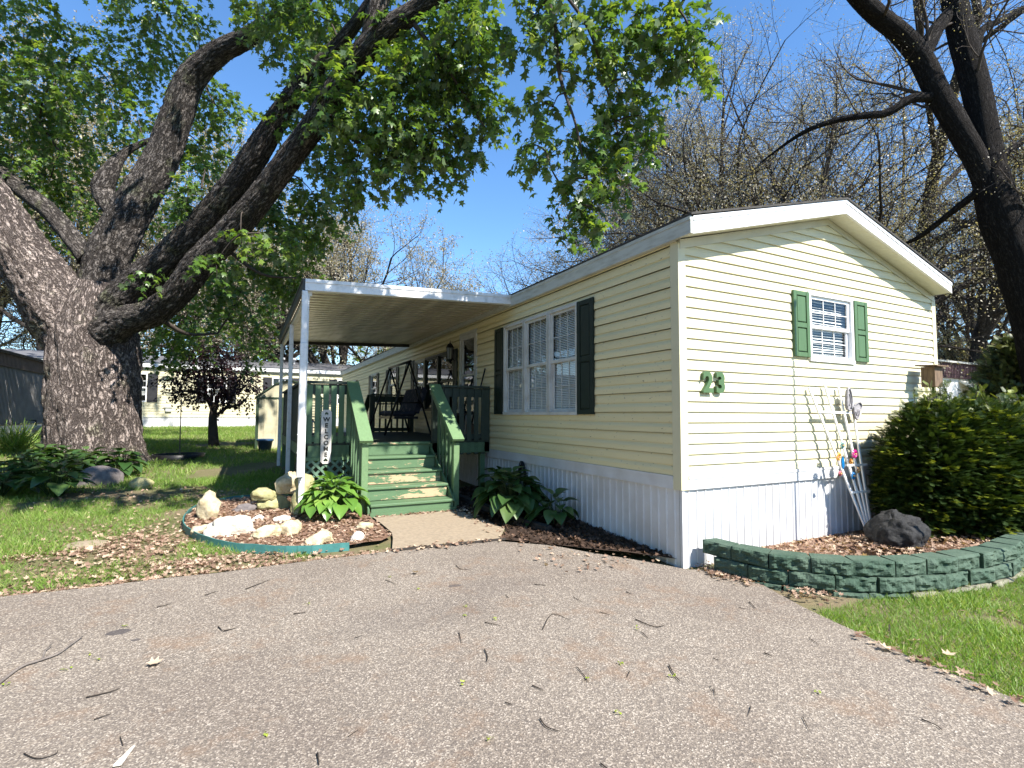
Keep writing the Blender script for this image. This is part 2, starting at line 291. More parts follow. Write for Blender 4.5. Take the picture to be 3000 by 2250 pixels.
# ------------------------------------------------------------------ mesh helpers
G0, SL, GMAX = 3.73, 0.034, 1.3
def g(x, y): return min(GMAX, max(0.0, (y - G0) * SL))
OFF = {}                                       # world position of every thing's and part's origin
class MB:
    """collects shapes in world coordinates; build() links them as ONE mesh object"""
    def __init__(s): s.v = []; s.f = []; s.uv = None; s.sm = []
    def add(s, vs, fs, smooth=False):
        o = len(s.v); s.v += [tuple(map(float, p)) for p in vs]
        s.f += [tuple(i + o for i in f) for f in fs]; s.sm += [smooth] * len(fs)
    def box(s, a, b, bev=0.0, rot=0.0, piv=None):
        x0, y0, z0 = (min(a[i], b[i]) for i in range(3)); x1, y1, z1 = (max(a[i], b[i]) for i in range(3))
        d = min(bev, (x1 - x0) / 3, (y1 - y0) / 3, (z1 - z0) / 3)
        vs = []
        if d > 0:
            # 24-vertex chamfered box
            for sx in (0, 1):
                for sy in (0, 1):
                    for sz in (0, 1):
                        X = x1 if sx else x0; Yy = y1 if sy else y0; Z = z1 if sz else z0
                        ix = -d if sx else d; iy = -d if sy else d; iz = -d if sz else d
                        vs += [(X, Yy + iy, Z + iz), (X + ix, Yy, Z + iz), (X + ix, Yy + iy, Z)]
            idx = lambda sx, sy, sz, k: (sx * 4 + sy * 2 + sz) * 3 + k
            fs = []
            fs += [(idx(0,0,0,0), idx(0,0,1,0), idx(0,1,1,0), idx(0,1,0,0)), (idx(1,0,0,0), idx(1,1,0,0), idx(1,1,1,0), idx(1,0,1,0))]
            fs += [(idx(0,0,0,1), idx(1,0,0,1), idx(1,0,1,1), idx(0,0,1,1)), (idx(0,1,0,1), idx(0,1,1,1), idx(1,1,1,1), idx(1,1,0,1))]
            fs += [(idx(0,0,0,2), idx(0,1,0,2), idx(1,1,0,2), idx(1,0,0,2)), (idx(0,0,1,2), idx(1,0,1,2), idx(1,1,1,2), idx(0,1,1,2))]
            for p in (0, 1):
                for q in (0, 1):
                    fs.append((idx(p,q,0,0), idx(p,q,0,1), idx(p,q,1,1), idx(p,q,1,0)))
                    fs.append((idx(p,0,q,0), idx(p,0,q,2), idx(p,1,q,2), idx(p,1,q,0)))
                    fs.append((idx(0,p,q,1), idx(0,p,q,2), idx(1,p,q,2), idx(1,p,q,1)))
            for i in range(8): fs.append((i * 3, i * 3 + 1, i * 3 + 2))
        else:
            vs = [(x, y, z) for x in (x0, x1) for y in (y0, y1) for z in (z0, z1)]
            fs = [(0,1,3,2), (4,6,7,5), (0,4,5,1), (2,3,7,6), (0,2,6,4), (1,5,7,3)]
        if rot:
            c, sn = math.cos(rot), math.sin(rot); px, py = piv or ((x0 + x1) / 2, (y0 + y1) / 2)
            vs = [(px + (x - px) * c - (y - py) * sn, py + (x - px) * sn + (y - py) * c, z) for x, y, z in vs]
        s.add(vs, fs)
    def bar(s, p, q, w, h, upv=(0, 0, 1)):
        """rectangular bar from p to q, w across and h along upv"""
        p, q, u = Vector(p), Vector(q), Vector(upv); d = (q - p).normalized()
        sd = d.cross(u)
        if sd.length < 1e-4: sd = d.cross(Vector((1, 0, 0)))
        sd.normalize(); u = sd.cross(d).normalized()
        vs = []
        for e in (p, q):
            for a, b_ in ((-1, -1), (1, -1), (1, 1), (-1, 1)): vs.append(e + sd * (a * w / 2) + u * (b_ * h / 2))
        s.add(vs, [(0,1,2,3), (4,7,6,5), (0,4,5,1), (1,5,6,2), (2,6,7,3), (3,7,4,0)])
    def tube(s, pts, rad, n=8, cap=True, uv=False, wob=None, v0=0.0):
        pts = [Vector(map(float, p)) for p in pts]; k = len(pts)
        if not hasattr(rad, '__len__'): rad = [rad] * k
        t0 = (pts[1] - pts[0]).normalized(); ref = Vector((0, 0, 1)) if abs(t0.z) < 0.9 else Vector((1, 0, 0))
        u = t0.cross(ref).normalized(); o = len(s.v); L = v0; ringuv = []
        for i, p in enumerate(pts):
            t = (pts[min(i + 1, k - 1)] - pts[max(i - 1, 0)]).normalized()
            u = (u - t * u.dot(t)).normalized(); w = t.cross(u)
            if i: L += (p - pts[i - 1]).length
            for j in range(n):
                a = 2 * math.pi * j / n; r = rad[i]
                if wob: r *= wob(p, a, L)
                s.v.append(tuple(p + (u * math.cos(a) + w * math.sin(a)) * r))
            ringuv.append((L, rad[i]))
        for i in range(k - 1):
            for j in range(n):
                j2 = (j + 1) % n
                s.f.append((o + i * n + j, o + i * n + j2, o + (i + 1) * n + j2, o + (i + 1) * n + j)); s.sm.append(True)
                if uv:
                    if s.uv is None: s.uv = {}
                    rr = max(0.05, (rad[0] + rad[-1]) / 2) * 2 * math.pi
                    s.uv[len(s.f) - 1] = ((j / n * rr, ringuv[i][0]), ((j + 1) / n * rr, ringuv[i][0]), ((j + 1) / n * rr, ringuv[i + 1][0]), (j / n * rr, ringuv[i + 1][0]))
        if cap:
            s.f.append(tuple(o + j for j in range(n))[::-1]); s.sm.append(False)
            s.f.append(tuple(o + (k - 1) * n + j for j in range(n))); s.sm.append(False)
    def prism(s, poly, vec):
        """extrude a 3D polygon along vec"""
        n = len(poly); vec = Vector(vec); a = [Vector(p) for p in poly]
        s.add([*a, *[p + vec for p in a]], [tuple(range(n))[::-1], tuple(range(n, 2 * n))] + [(i, (i + 1) % n, n + (i + 1) % n, n + i) for i in range(n)])
    def lathe(s, prof, c, n=24, smooth=True):
        o = []
        for r, z in prof:
            for j in range(n):
                a = 2 * math.pi * j / n; o.append((c[0] + r * math.cos(a), c[1] + r * math.sin(a), c[2] + z))
        s.add(o, [(i * n + j, i * n + (j + 1) % n, (i + 1) * n + (j + 1) % n, (i + 1) * n + j) for i in range(len(prof) - 1) for j in range(n)], smooth)
    def build(s, name, mat, parent=None, base=None):
        if not s.v: return None
        return mesh_obj(name, np.array(s.v, dtype=np.float32), s.f, mat, parent, base, s.sm, s.uv)
def mesh_obj(name, V, F, mat, parent=None, base=None, sm=None, uv=None, rnd=None):
    if parent is not None: off = OFF[parent.name]
    elif base is not None: off = np.array(base, dtype=float)
    else: off = np.zeros(3)
    me = bpy.data.meshes.new(name); V = np.asarray(V, dtype=np.float32) - np.asarray(off, dtype=np.float32)
    if isinstance(F, np.ndarray):
        k = F.shape[1]; me.vertices.add(len(V)); me.vertices.foreach_set('co', V.ravel())
        me.loops.add(F.size); me.loops.foreach_set('vertex_index', F.ravel().astype(np.int32))
        me.polygons.add(len(F)); me.polygons.foreach_set('loop_start', np.arange(0, F.size, k, dtype=np.int32))
        me.update(calc_edges=True)
    else: me.from_pydata(V.tolist(), [], F)
    if sm is not None: me.polygons.foreach_set('use_smooth', np.array(sm, dtype=bool))
    if uv:
        ul = me.uv_layers.new(name='UVMap')
        for fi, c in uv.items():
            for li, q in zip(me.polygons[fi].loop_indices, c): ul.data[li].uv = q
    if rnd is not None:
        a = me.attributes.new('rnd', 'FLOAT', 'FACE'); a.data.foreach_set('value', np.asarray(rnd, dtype=np.float32))
    me.materials.append(mat); me.update()
    o = bpy.data.objects.new(name, me); COL.objects.link(o)
    if parent is not None: o.parent = parent
    else: o.location = off
    OFF[o.name] = np.array(off, dtype=float)
    return o
def thing(name, label, cat, loc, group=None):
    o = bpy.data.objects.new(name, None); COL.objects.link(o); o.location = tuple(map(float, loc)); o.empty_display_size = 0.1
    o['label'] = label; o['category'] = cat
    if group: o['group'] = group
    OFF[o.name] = np.array(loc, dtype=float)
    return o
def tag(o, label, cat, group=None):
    o['label'] = label; o['category'] = cat
    if group: o['group'] = group
    return o
def kind(o, k, label=None, cat=None):
    o['kind'] = k
    if label: o['label'] = label
    if cat: o['category'] = cat
    return o
def dup(src, loc, rz=0.0, sc=1.0, label=None):
    """a copy of a thing with copies of its parts and their sub-parts"""
    def cp(o, par):
        c = o.copy(); COL.objects.link(c)
        if par is not None: c.parent = par
        for ch in o.children: cp(ch, c)
        return c
    r = cp(src, None); r.location = tuple(map(float, loc)); r.rotation_euler = (0, 0, rz); r.scale = (sc, sc, sc)
    if label: r['label'] = label
    OFF[r.name] = np.array(loc, dtype=float)
    return r
def fbm(p, sc, o=3): return mnoise.fractal(Vector(p) * sc, 1.0, 2.0, o)
def cards(tv, tf, P, A, Nn, sz, rnd=None):
    """many copies of one little shape: tv template (x across, y along, z normal), P positions, A along-axes, Nn normals"""
    tv = np.asarray(tv, float); n = len(P); A = A / np.linalg.norm(A, axis=1)[:, None]
    B = np.cross(A, Nn); ln = np.linalg.norm(B, axis=1)[:, None]; ln[ln < 1e-6] = 1; B = B / ln; C_ = np.cross(B, A)
    sz = np.broadcast_to(np.asarray(sz, float), (n,))
    V = P[:, None, :] + sz[:, None, None] * (tv[None, :, 0, None] * B[:, None, :] + tv[None, :, 1, None] * A[:, None, :] + tv[None, :, 2, None] * C_[:, None, :])
    F = (np.asarray(tf)[None] + (np.arange(n) * len(tv))[:, None, None]).reshape(-1, len(tf[0]))
    if rnd is None: rnd = RNG.random(n)
    return V.reshape(-1, 3), F, np.repeat(rnd, len(tf))
def cards_obj(name, parts, mat, parent=None, base=None):
    o = 0; Vs, Fs, Rs = [], [], []
    for V, F, r in parts: Vs.append(V); Fs.append(F + o); Rs.append(r); o += len(V)
    return mesh_obj(name, np.concatenate(Vs), np.concatenate(Fs), mat, parent, base, None, None, np.concatenate(Rs))
def rand_dir(n): 
    v = RNG.normal(size=(n, 3)); return v / np.linalg.norm(v, axis=1)[:, None]
# ------------------------------------------------------------------ ground, drive, pad
def sheet(name, xs, ys, zf, mat):
    V = [(x, y, zf(x, y)) for y in ys for x in xs]; n = len(xs)
    F = [(j * n + i, j * n + i + 1, (j + 1) * n + i + 1, (j + 1) * n + i) for j in range(len(ys) - 1) for i in range(n - 1)]
    return mesh_obj(name, V, F, mat, sm=[True] * len(F))
def gn(x, y):
    e = 0.018 * mnoise.noise(Vector((x * 1.3, y * 1.3, 0))) if 4.2 < math.hypot(x - 1, y + 2) < 40 else 0
    return g(x, y) + e * min(1, max(0, (y - 5.6) / 1.0)) - 0.004
xs = [-900, -300, -120, -60, -30, -20] + list(np.arange(-14, 12.01, 0.33)) + [14, 18, 25, 40, 80, 200, 900]
ys = [-900, -200, -60, -20, -8] + list(np.arange(-3, 32, 0.33)) + [34, 38, 41.97, 50, 80, 200, 900]
kind(sheet('lawn_ground', xs, ys, gn, M['earth']), 'structure', 'flat lawn soil with thin grass and bare patches around the mobile home', 'ground')
def outline_sheet(name, poly, zf, mat, step=0.3, jit=0.0):
    """flat paved area inside a plan outline, following the ground, with an uneven edge"""
    P = []
    for i, p in enumerate(poly):
        q = poly[(i + 1) % len(poly)]; L = math.dist(p, q); k = max(1, int(L / step)) if L < 14 else 1
        for j in range(k):
            x = p[0] + (q[0] - p[0]) * j / k; y = p[1] + (q[1] - p[1]) * j / k
            if jit and k > 1:
                x += jit * mnoise.noise(Vector((x * 2.1, y * 2.1, 3))); y += jit * mnoise.noise(Vector((x * 2.1, y * 2.1, 9)))
            P.append((x, y))
    from mathutils.geometry import tessellate_polygon
    # split in rows so that the sheet can follow the slope
    import bmesh
    bm = bmesh.new(); vs = [bm.verts.new((x, y, 0)) for x, y in P]; bm.faces.new(vs)
    y0, y1 = min(p[1] for p in P), max(p[1] for p in P)
    cuts = [c for c in (G0, G0 + 0.5, G0 + 1.0, G0 + 1.5, G0 + 2, G0 + 2.5, G0 + 3) if y0 < c < y1]
    for c in cuts: bmesh.ops.bisect_plane(bm, geom=bm.verts[:] + bm.edges[:] + bm.faces[:], plane_co=(0, c, 0), plane_no=(0, 1, 0))
    bmesh.ops.triangulate(bm, faces=bm.faces[:])
    for v in bm.verts: v.co.z = zf(v.co.x, v.co.y)
    me = bpy.data.meshes.new(name); bm.to_mesh(me); bm.free()
    if me.polygons and me.polygons[0].normal.z < 0: me.flip_normals()
    me.materials.append(mat); o = bpy.data.objects.new(name, me); COL.objects.link(o); OFF[name] = np.zeros(3)
    return o
DRIVE = [(-13, 5.55), (-6, 5.5), (-1.7, 5.42), (-0.16, 5.38), (1.4, 5.42), (2.56, 5.36), (3.0, 4.95), (3.5, 4.25), (3.80, 3.74), (4.02, 3.55), (4.06, 3.1), (3.78, 2.25), (3.62, 1.4), (3.5, 0.3), (3.35, -3), (3.2, -9), (-13, -9)]
drive = outline_sheet('driveway', DRIVE, lambda x, y: g(x, y) + 0.022, M['asphalt'], 0.16, 0.05)
kind(drive, 'structure', 'worn grey asphalt driveway in the foreground strewn with twigs', 'driveway')
PAD = [(1.40, 5.43), (2.60, 5.37), (2.86, 5.75), (2.80, 6.4), (2.72, 7.06), (1.50, 7.06), (1.54, 6.6), (1.56, 6.1)]
kind(outline_sheet('concrete_pad', PAD, lambda x, y: g(x, y) + 0.034, M['concrete'], 0.2, 0.02), 'structure', 'small tan concrete landing at the foot of the green steps', 'pad')
mb = MB(); mb.bar((1.38, 5.40, g(0, 5.4) + .034), (2.66, 5.33, g(0, 5.33) + .034), 0.03, 0.02)
mb.build('pad_joint', M['timber'], None); kind(bpy.data.objects['pad_joint'], 'structure', 'dark joint strip between the concrete landing and the asphalt', 'joint')
SIDEBED = [(2.78, 7.05), (2.84, 6.3), (2.9, 5.75), (2.62, 5.38), (2.98, 4.98), (3.5, 4.28), (3.83, 3.85), (3.83, 8.5), (2.78, 8.4)]
kind(outline_sheet('side_bed', SIDEBED, lambda x, y: g(x, y) + 0.03 + 0.05 * max(0, min(1, (x - 3.0) / .5)), M['mulch_dark'], 0.2, 0.04), 'structure', 'dark mulch bed along the shaded skirting', 'flower bed')

# ------------------------------------------------------------------ the mobile home
HX, HY, HR, HE = 3.83, 3.792, 8.82, 24.4
home = thing('mobile_home', 'long cream mobile home with white skirting and green shutters beside the driveway', 'mobile home', (HX, HY, 0))
PL = lambda u, z, o: (HX - o, u, z)
PF = lambda u, z, o: (u, HY - o, z)
def siding(mb, P, z0, z1, pitch, ur, openings, deep=(0.017, 0.017), crack=0.0):
    """lapped vinyl: each course stands out at its foot and tucks under the next; crack > 0 leaves an open joint under every other lap"""
    zc = z0; k = 0
    while zc < z1 - 1e-6:
        zt = min(zc + pitch, z1); d = deep[k % 2]; gap = crack if (k % 2 == 1 and zt < z1) else 0.0; ze = zt - gap
        def out(z):
            t = min(1, max(0, ((z - zc) / pitch - .5) / .5)); return d - (d - .004) * t * t * (3 - 2 * t)
        cuts = sorted({zc, ze, zc + pitch * .5, zc + pitch * .68, zc + pitch * .84, *[z for o in openings for z in o[2:] if zc < z < ze]}); cuts = [c for c in cuts if c <= ze]
        bands = list(zip(cuts[:-1], cuts[1:])) + ([(ze, zt)] if gap else [])
        for a, b in bands:
            m = (a + b) / 2; ra, rb = ur(a), ur(b); joint = gap and a >= ze
            holes = sorted((o[0], o[1]) for o in openings if o[2] < m < o[3])
            segs = []; lo, hi = ra[0], ra[1]; pos = lo
            for h0, h1 in holes: segs.append((pos, h0)); pos = h1
            segs.append((pos, hi))
            for s0, s1 in segs:
                if s1 - s0 < 1e-3: continue
                t0 = rb[0] if s0 == lo else s0; t1 = rb[1] if s1 == hi else s1
                if t1 < t0: t0 = t1 = (t0 + t1) / 2
                if joint:
                    q = [P(s0, a, out(a)), P(s1, a, out(a)), P(s1, a, -.03), P(s0, a, -.03), P(s1, b, -.03), P(s0, b, -.03), P(s1, b, .02), P(s0, b, .02)]
                    mb.add(q, [(0, 1, 2, 3), (3, 2, 4, 5), (5, 4, 6, 7)]); continue
                mb.add([P(s0, a, out(a)), P(s1, a, out(a)), P(t1, b, out(b)), P(t0, b, out(b))], [(0, 1, 2, 3)])
                if a == zc: mb.add([P(s0, a, -.004), P(s1, a, -.004), P(s1, a, d), P(s0, a, d)], [(0, 1, 2, 3)])
        zc = zt; k += 1
# openings: (u0, u1, z0, z1)
TRI = [(5.58, 6.24, 1.54, 2.95), (6.31, 6.97, 1.54, 2.95), (7.04, 7.68, 1.54, 2.95)]
DOOR = (8.88, 9.76, 1.0, 3.13)
BAY = [(10.13, 11.06, 1.62, 2.83), (11.14, 12.02, 1.62, 2.83), (12.16, 12.86, 1.62, 2.83)]
FAR = [(14.78, 15.66, 1.9, 2.84), (17.3, 18.2, 1.9, 2.84), (21.05, 21.75, 2.1, 2.82)]
FW = [(5.925, 6.745, 2.19, 2.95)]
mb = MB(); siding(mb, PL, 0.90, 3.26, 0.1065, lambda z: (HY + 0.0865, HE), TRI + [DOOR] + BAY + FAR, deep=(0.024, 0.014), crack=0.006)
mb.build('side_siding', M['siding_old'], home)
mb = MB(); siding(mb, PF, 0.90, 3.93, 0.1065, lambda z: (HX + 0.05 + max(0, (z - 3.24) / 0.271), HR - 0.05 - max(0, (z - 3.2) / 0.283)), FW, deep=(0.022, 0.022))
mb.build('front_siding', M['siding'], home)
mb = MB()
mb.add([(HR, HY, 0.0), (HR, HE, 0.0), (HR, HE, 3.24), (HR, HY, 3.24)], [(0, 1, 2, 3)])
mb.add([(HX, HE, 0.0), (HR, HE, 0.0), (HR, HE, 3.24), (6.326, HE, 3.95), (HX, HE, 3.24)], [(0, 1, 2, 3, 4)])
mb.build('rear_siding', M['siding'], home)
# corner posts
mb = MB(); mb.box((HX - 0.024, HY - 0.026, 0.765), (HX + 0.075, HY + 0.0, 3.24)); mb.box((HX - 0.024, HY + 0.0, 0.765), (HX, HY + 0.085, 3.27)); mb.build('corner_post', M['siding'], home); mb = MB()
mb.box((HR - 0.07, HY - 0.026, 0.765), (HR + 0.024, HY, 3.2)); mb.box((HR, HY, 0.765), (HR + 0.024, HY + 0.085, 3.2))
mb.build('corner_post', M['siding'], home)
# skirting trim band and ribbed skirting
mb = MB()
mb.box((HX + 0.075, HY - 0.028, 0.765), (HR - 0.07, HY, 0.885)); mb.box((HX + 0.075, HY - 0.034, 0.868), (HR - 0.07, HY - 0.028, 0.898))
mb.box((HX - 0.028, HY + 0.085, 0.765), (HX, HE, 0.885)); mb.box((HX - 0.034, HY + 0.085, 0.868), (HX - 0.028, HE, 0.898))
mb.build('skirt_band', M['skirt'], home)
def ribs(mb, P, u0, u1, zb, zt, pitch=0.115, d=0.011):
    u = u0; prof = []
    while u < u1 - pitch:
        prof += [(u, 0), (u + pitch * 0.42, 0), (u + pitch * 0.5, d), (u + pitch * 0.58, d), (u + pitch * 0.66, 0.001)]; u += pitch
    prof.append((u1, 0))
    for (a, da), (b, db) in zip(prof[:-1], prof[1:]):
        mb.add([P(a, zb(a), da), P(b, zb(b), db), P(b, zt, db), P(a, zt, da)], [(0, 1, 2, 3)])
mb = MB(); ribs(mb, PF, HX + 0.03, HR, lambda u: -0.05, 0.775); mb.box((HX - 0.006, HY - 0.014, -0.05), (HX + 0.03, HY + 0.02, 0.765)); mb.build('front_skirting', M['skirt'], home)
mb = MB(); ribs(mb, PL, HY + 0.03, HE, lambda u: g(0, u) - 0.05, 0.775); mb.build('side_skirting', M['skirt'], home)
# roof, rake boards, soffit
EL, ER, RX, RZ = 3.765, 8.80, 6.33, 4.103
YF, YB = 3.542, 24.62
mb = MB()
for x0, z0, x1, z1 in ((EL - 0.02, 3.437, RX, RZ), (RX, RZ, ER + 0.03, 3.393)):
    mb.prism([(x0, YF - 0.02, z0), (x1, YF - 0.02, z1), (x1, YF - 0.02, z1 + 0.022), (x0, YF - 0.02, z0 + 0.022)], (0, YB - YF + 0.04, 0))
mb.build('roof', M['shingle'], home)
mb = MB()
mb.prism([(EL + 0.02, YF, 3.262), (RX, YF, 3.934), (RX, YF, RZ - 0.002), (EL + 0.02, YF, 3.435)], (0, 0.03, 0))
mb.prism([(RX, YF, 3.934), (ER, YF, 3.244), (ER, YF, 3.391), (RX, YF, RZ - 0.002)], (0, 0.03, 0))
mb.prism([(EL + 0.02, YF - 0.008, 3.39), (RX, YF - 0.008, 4.057), (RX, YF - 0.008, RZ - 0.002), (EL + 0.02, YF - 0.008, 3.436)], (0, 0.008, 0))
mb.prism([(RX, YF - 0.008, 4.057), (ER, YF - 0.008, 3.348), (ER, YF - 0.008, 3.391), (RX, YF - 0.008, RZ - 0.002)], (0, 0.008, 0))
mb.build('rake_board', M['white'], home)
mb = MB(); k = 34
for i in range(k):
    for a, b in (((EL, 3.262), (RX, 3.934)), ((RX, 3.934), (ER, 3.244))):
        f0, f1 = i / k, (i + 1) / k; x0 = a[0] + (b[0] - a[0]) * f0; x1 = a[0] + (b[0] - a[0]) * f1; z0 = a[1] + (b[1] - a[1]) * f0 + .012; z1 = a[1] + (b[1] - a[1]) * f1 + .012
        xm = x0 + (x1 - x0) * 0.12; zm = z0 + (z1 - z0) * .12
        mb.add([(x0, YF + .03, z0 + .006), (xm, YF + .03, zm), (xm, HY, zm), (x0, HY, z0 + .006)], [(0, 1, 2, 3)])
        mb.add([(xm, YF + .03, zm), (x1, YF + .03, z1), (x1, HY, z1), (xm, HY, zm)], [(0, 1, 2, 3)])
mb.build('soffit', M['soffit'], home)
mb = MB()
mb.prism([(HX + 0.0, HY - 0.03, 3.182), (RX, HY - 0.03, 3.862), (RX, HY - 0.03, 3.944), (HX, HY - 0.03, 3.278)], (0, 0.03, 0))
mb.prism([(RX, HY - 0.03, 3.862), (HR, HY - 0.03, 3.155), (HR, HY - 0.03, 3.238), (RX, HY - 0.03, 3.944)], (0, 0.03, 0))
mb.build('frieze_board', M['frieze'], home)
mb = MB(); mb.box((EL - 0.015, YF, 3.262), (EL + 0.02, YB, 3.43)); mb.box((EL - 0.022, YF, 3.395), (EL - 0.015, YB, 3.432)); mb.box((EL + 0.02, HY, 3.262), (HX - 0.002, YB, 3.275))
mb.build('eave_fascia', M['fascia_grey'], home)
mb = MB(); mb.box((ER, YF + 0.05, 3.27), (ER + 0.11, YB, 3.375), 0.02); mb.build('gutter', M['white'], home)

def pane(P, u0, u1, z0, z1, o, parent, name='pane'):
    mb = MB(); q = [P(u0, z0, o), P(u1, z0, o), P(u1, z1, o), P(u0, z1, o)]; a = Vector(q[1]) - Vector(q[0]); n = a.cross(Vector(q[3]) - Vector(q[0])); f = Vector(P(0, 0, 1)) - Vector(P(0, 0, 0))
    mb.add(q, [(0, 1, 2, 3) if n.dot(f) > 0 else (3, 2, 1, 0)]); return mb.build(name, M['glass'], parent)
def win(P, o, w_sash=0.045, blinds=True, grid=(3, 2), open_tilt=0.35, mat=None, tilt_noise=0.0, old=False):
    u0, u1, z0, z1 = o; wm = mat or M['white']; zm = (z0 + z1) / 2
    B = lambda mb, a, b, c, d, e, f, bev=0: mb.box(P(a, c, e), P(b, d, f), bev)
    mb = MB(); fw_ = 0.04
    B(mb, u0 - fw_, u1 + fw_, z1 - 0.005, z1 + fw_, -0.03, 0.034); B(mb, u0 - fw_, u1 + fw_, z0 - fw_, z0 + 0.005, -0.03, 0.04)
    B(mb, u0 - fw_, u0 + 0.005, z0 + 0.005, z1 - 0.005, -0.03, 0.033); B(mb, u1 - 0.005, u1 + fw_, z0 + 0.005, z1 - 0.005, -0.03, 0.033)
    w = mb.build('window', wm, home)
    for (a, b, e) in ((zm - 0.015, z1 - 0.006, 0.008), (z0 + 0.006, zm + 0.015, -0.016)):
        s = w_sash; mb = MB(); l, r = u0 + 0.006, u1 - 0.006
        B(mb, l, r, b - s * 0.8, b, e - 0.018, e); B(mb, l, r, a, a + s * 0.9, e - 0.018, e); B(mb, l, l + s, a + s * .9, b - s * .8, e - 0.018, e); B(mb, r - s, r, a + s * .9, b - s * .8, e - 0.018, e)
        mb.build('sash', wm, w)
        gl, gr, ga, gb = l + s, r - s, a + s * .9, b - s * .8
        mb = MB()
        for i in range(1, grid[0]): x = gl + (gr - gl) * i / grid[0]; B(mb, x - .0045, x + .0045, ga, gb, e - .0125, e - .006)
        for j in range(1, grid[1]):
            z = ga + (gb - ga) * j / grid[1]
            for i in range(grid[0]):
                xa = gl + (gr - gl) * i / grid[0] + (.006 if i else 0); xb = gl + (gr - gl) * (i + 1) / grid[0] - (.006 if i < grid[0] - 1 else 0)
                B(mb, xa, xb, z - .0045, z + .0045, e - .0125, e - .006)
        mb.build('muntin', wm, w)
        pane(P, gl, gr, ga, gb, e - .014, w)
    if blinds:
        mb = MB(); z = z0 + 0.03; k = 0
        while z < z1 - 0.02:
            t = open_tilt + tilt_noise * math.sin(k * 1.7) * .5; hw = 0.0125; dz = math.sin(t) * hw; do = math.cos(t) * hw; sag = tilt_noise * 0.02 * math.sin(k * 0.9)
            q = [P(u0 + .01, z - dz, -0.055 - do), P(u1 - .01, z - dz + sag, -0.055 - do), P(u1 - .01, z + dz + sag, -0.055 + do), P(u0 + .01, z + dz, -0.055 + do)]
            mb.add(q, [(0, 1, 2, 3)]); z += 0.024 if not tilt_noise else 0.032; k += 1
        mb.build('blind', M['blind'], w)
    mb = MB(); dpt = -0.5
    c = [P(u0 - .03, z0 - .03, -0.03), P(u1 + .03, z0 - .03, -0.03), P(u1 + .03, z1 + .03, -0.03), P(u0 - .03, z1 + .03, -0.03)]; d = [P(u0 - .03, z0 - .03, dpt), P(u1 + .03, z0 - .03, dpt), P(u1 + .03, z1 + .03, dpt), P(u0 - .03, z1 + .03, dpt)]
    mb.add(c + d, [(4, 5, 6, 7), (0, 1, 5, 4), (1, 2, 6, 5), (2, 3, 7, 6), (3, 0, 4, 7)]); mb.build('recess', M['room'], w)
    return w
def shutter(P, u0, u1, z0, z1, mat, parent=None, o0=0.018, fancy=True):
    mb = MB(); B = lambda a, b, c, d, e, f, bev=0: mb.box(P(a, c, e), P(b, d, f), bev)
    if not fancy: B(u0, u1, z0, z1, o0, o0 + .025); return mb.build('shutter', mat, parent or home)
    s = (u1 - u0) * 0.2; zm = z0 + (z1 - z0) * 0.48; e0, e1 = o0, o0 + 0.03
    B(u0, u0 + s, z0, z1, e0, e1, .004); B(u1 - s, u1, z0, z1, e0, e1, .004)
    for a, b in ((z0, z0 + s * .9), (zm - s * .5, zm + s * .5), (z1 - s * .9, z1)): B(u0 + s, u1 - s, a, b, e0, e1 - .002, .004)
    for a, b in ((z0 + s * .9, zm - s * .5), (zm + s * .5, z1 - s * .9)):
        B(u0 + s, u1 - s, a, b, e0, e0 + .012); B(u0 + s + .012, u1 - s - .012, a + .012, b - .012, e0 + .012, e1 - .004, .009)
    return mb.build('shutter', mat, parent or home)
for o in TRI: win(PL, o, blinds=True, open_tilt=-1.0, mat=M['white_dirty'])
shutter(PL, 5.18, 5.535, 1.51, 2.975, M['shutter_dark']); shutter(PL, 7.73, 8.05, 1.51, 2.975, M['shutter_dark'])
win(PF, FW[0], blinds=True, open_tilt=-0.65, tilt_noise=0.5)
shutter(PF, 5.585, 5.88, 2.19, 2.965, M['shutter'], o0=0.018); shutter(PF, 6.79, 7.075, 2.19, 2.965, M['shutter'], o0=0.018)
for o in BAY: win(PL, o, blinds=False, grid=(1, 1), mat=M['shutter_dark'] if o is not BAY[2] else M['white_dirty'])
shutter(PL, 9.86, 10.07, 1.6, 2.86, M['shutter_dark']); shutter(PL, 12.95, 13.2, 1.6, 2.9, M['shutter_dark'])
for o in FAR:
    win(PL, o, blinds=False, grid=(1, 1), mat=M['white_dirty'])
    shutter(PL, o[0] - .30, o[0] - .045, o[2] - .02, o[3] + .02, M['shutter_dark']); shutter(PL, o[1] + .045, o[1] + .3, o[2] - .02, o[3] + .02, M['shutter_dark'])
# storm door with a tall glass
u0, u1, z0, z1 = DOOR; mb = MB(); B = lambda a, b, c, d, e, f: mb.box(PL(a, c, e), PL(b, d, f))
B(u0, u0 + .05, z0, z1, -.03, .03); B(u1 - .05, u1, z0, z1, -.03, .03); B(u0 + .05, u1 - .05, z1 - .05, z1, -.03, .03)
B(u0 + .05, u0 + .14, z0, z1 - .05, -.02, .018); B(u1 - .14, u1 - .05, z0, z1 - .05, -.02, .018); B(u0 + .14, u1 - .14, z1 - .15, z1 - .05, -.02, .018); B(u0 + .14, u1 - .14, z0, z0 + .5, -.02, .018); B(u0 + .14, u1 - .14, z0 + .5 + .75, z0 + .54 + .75, -.02, .016)
door = mb.build('door', M['white_dirty'], home)
pane(PL, u0 + .14, u1 - .14, z0 + .5, z1 - .15, -.008, door, 'door_glass')
mb = MB(); B(u0, u1, z0, z1, -.12, -.1); mb.build('inner_door', M['room'], door)
mb = MB(); B(u1 - .12, u1 - .08, z0 + .95, z0 + 1.12, .018, .05); mb.build('handle', M['steel'], door)

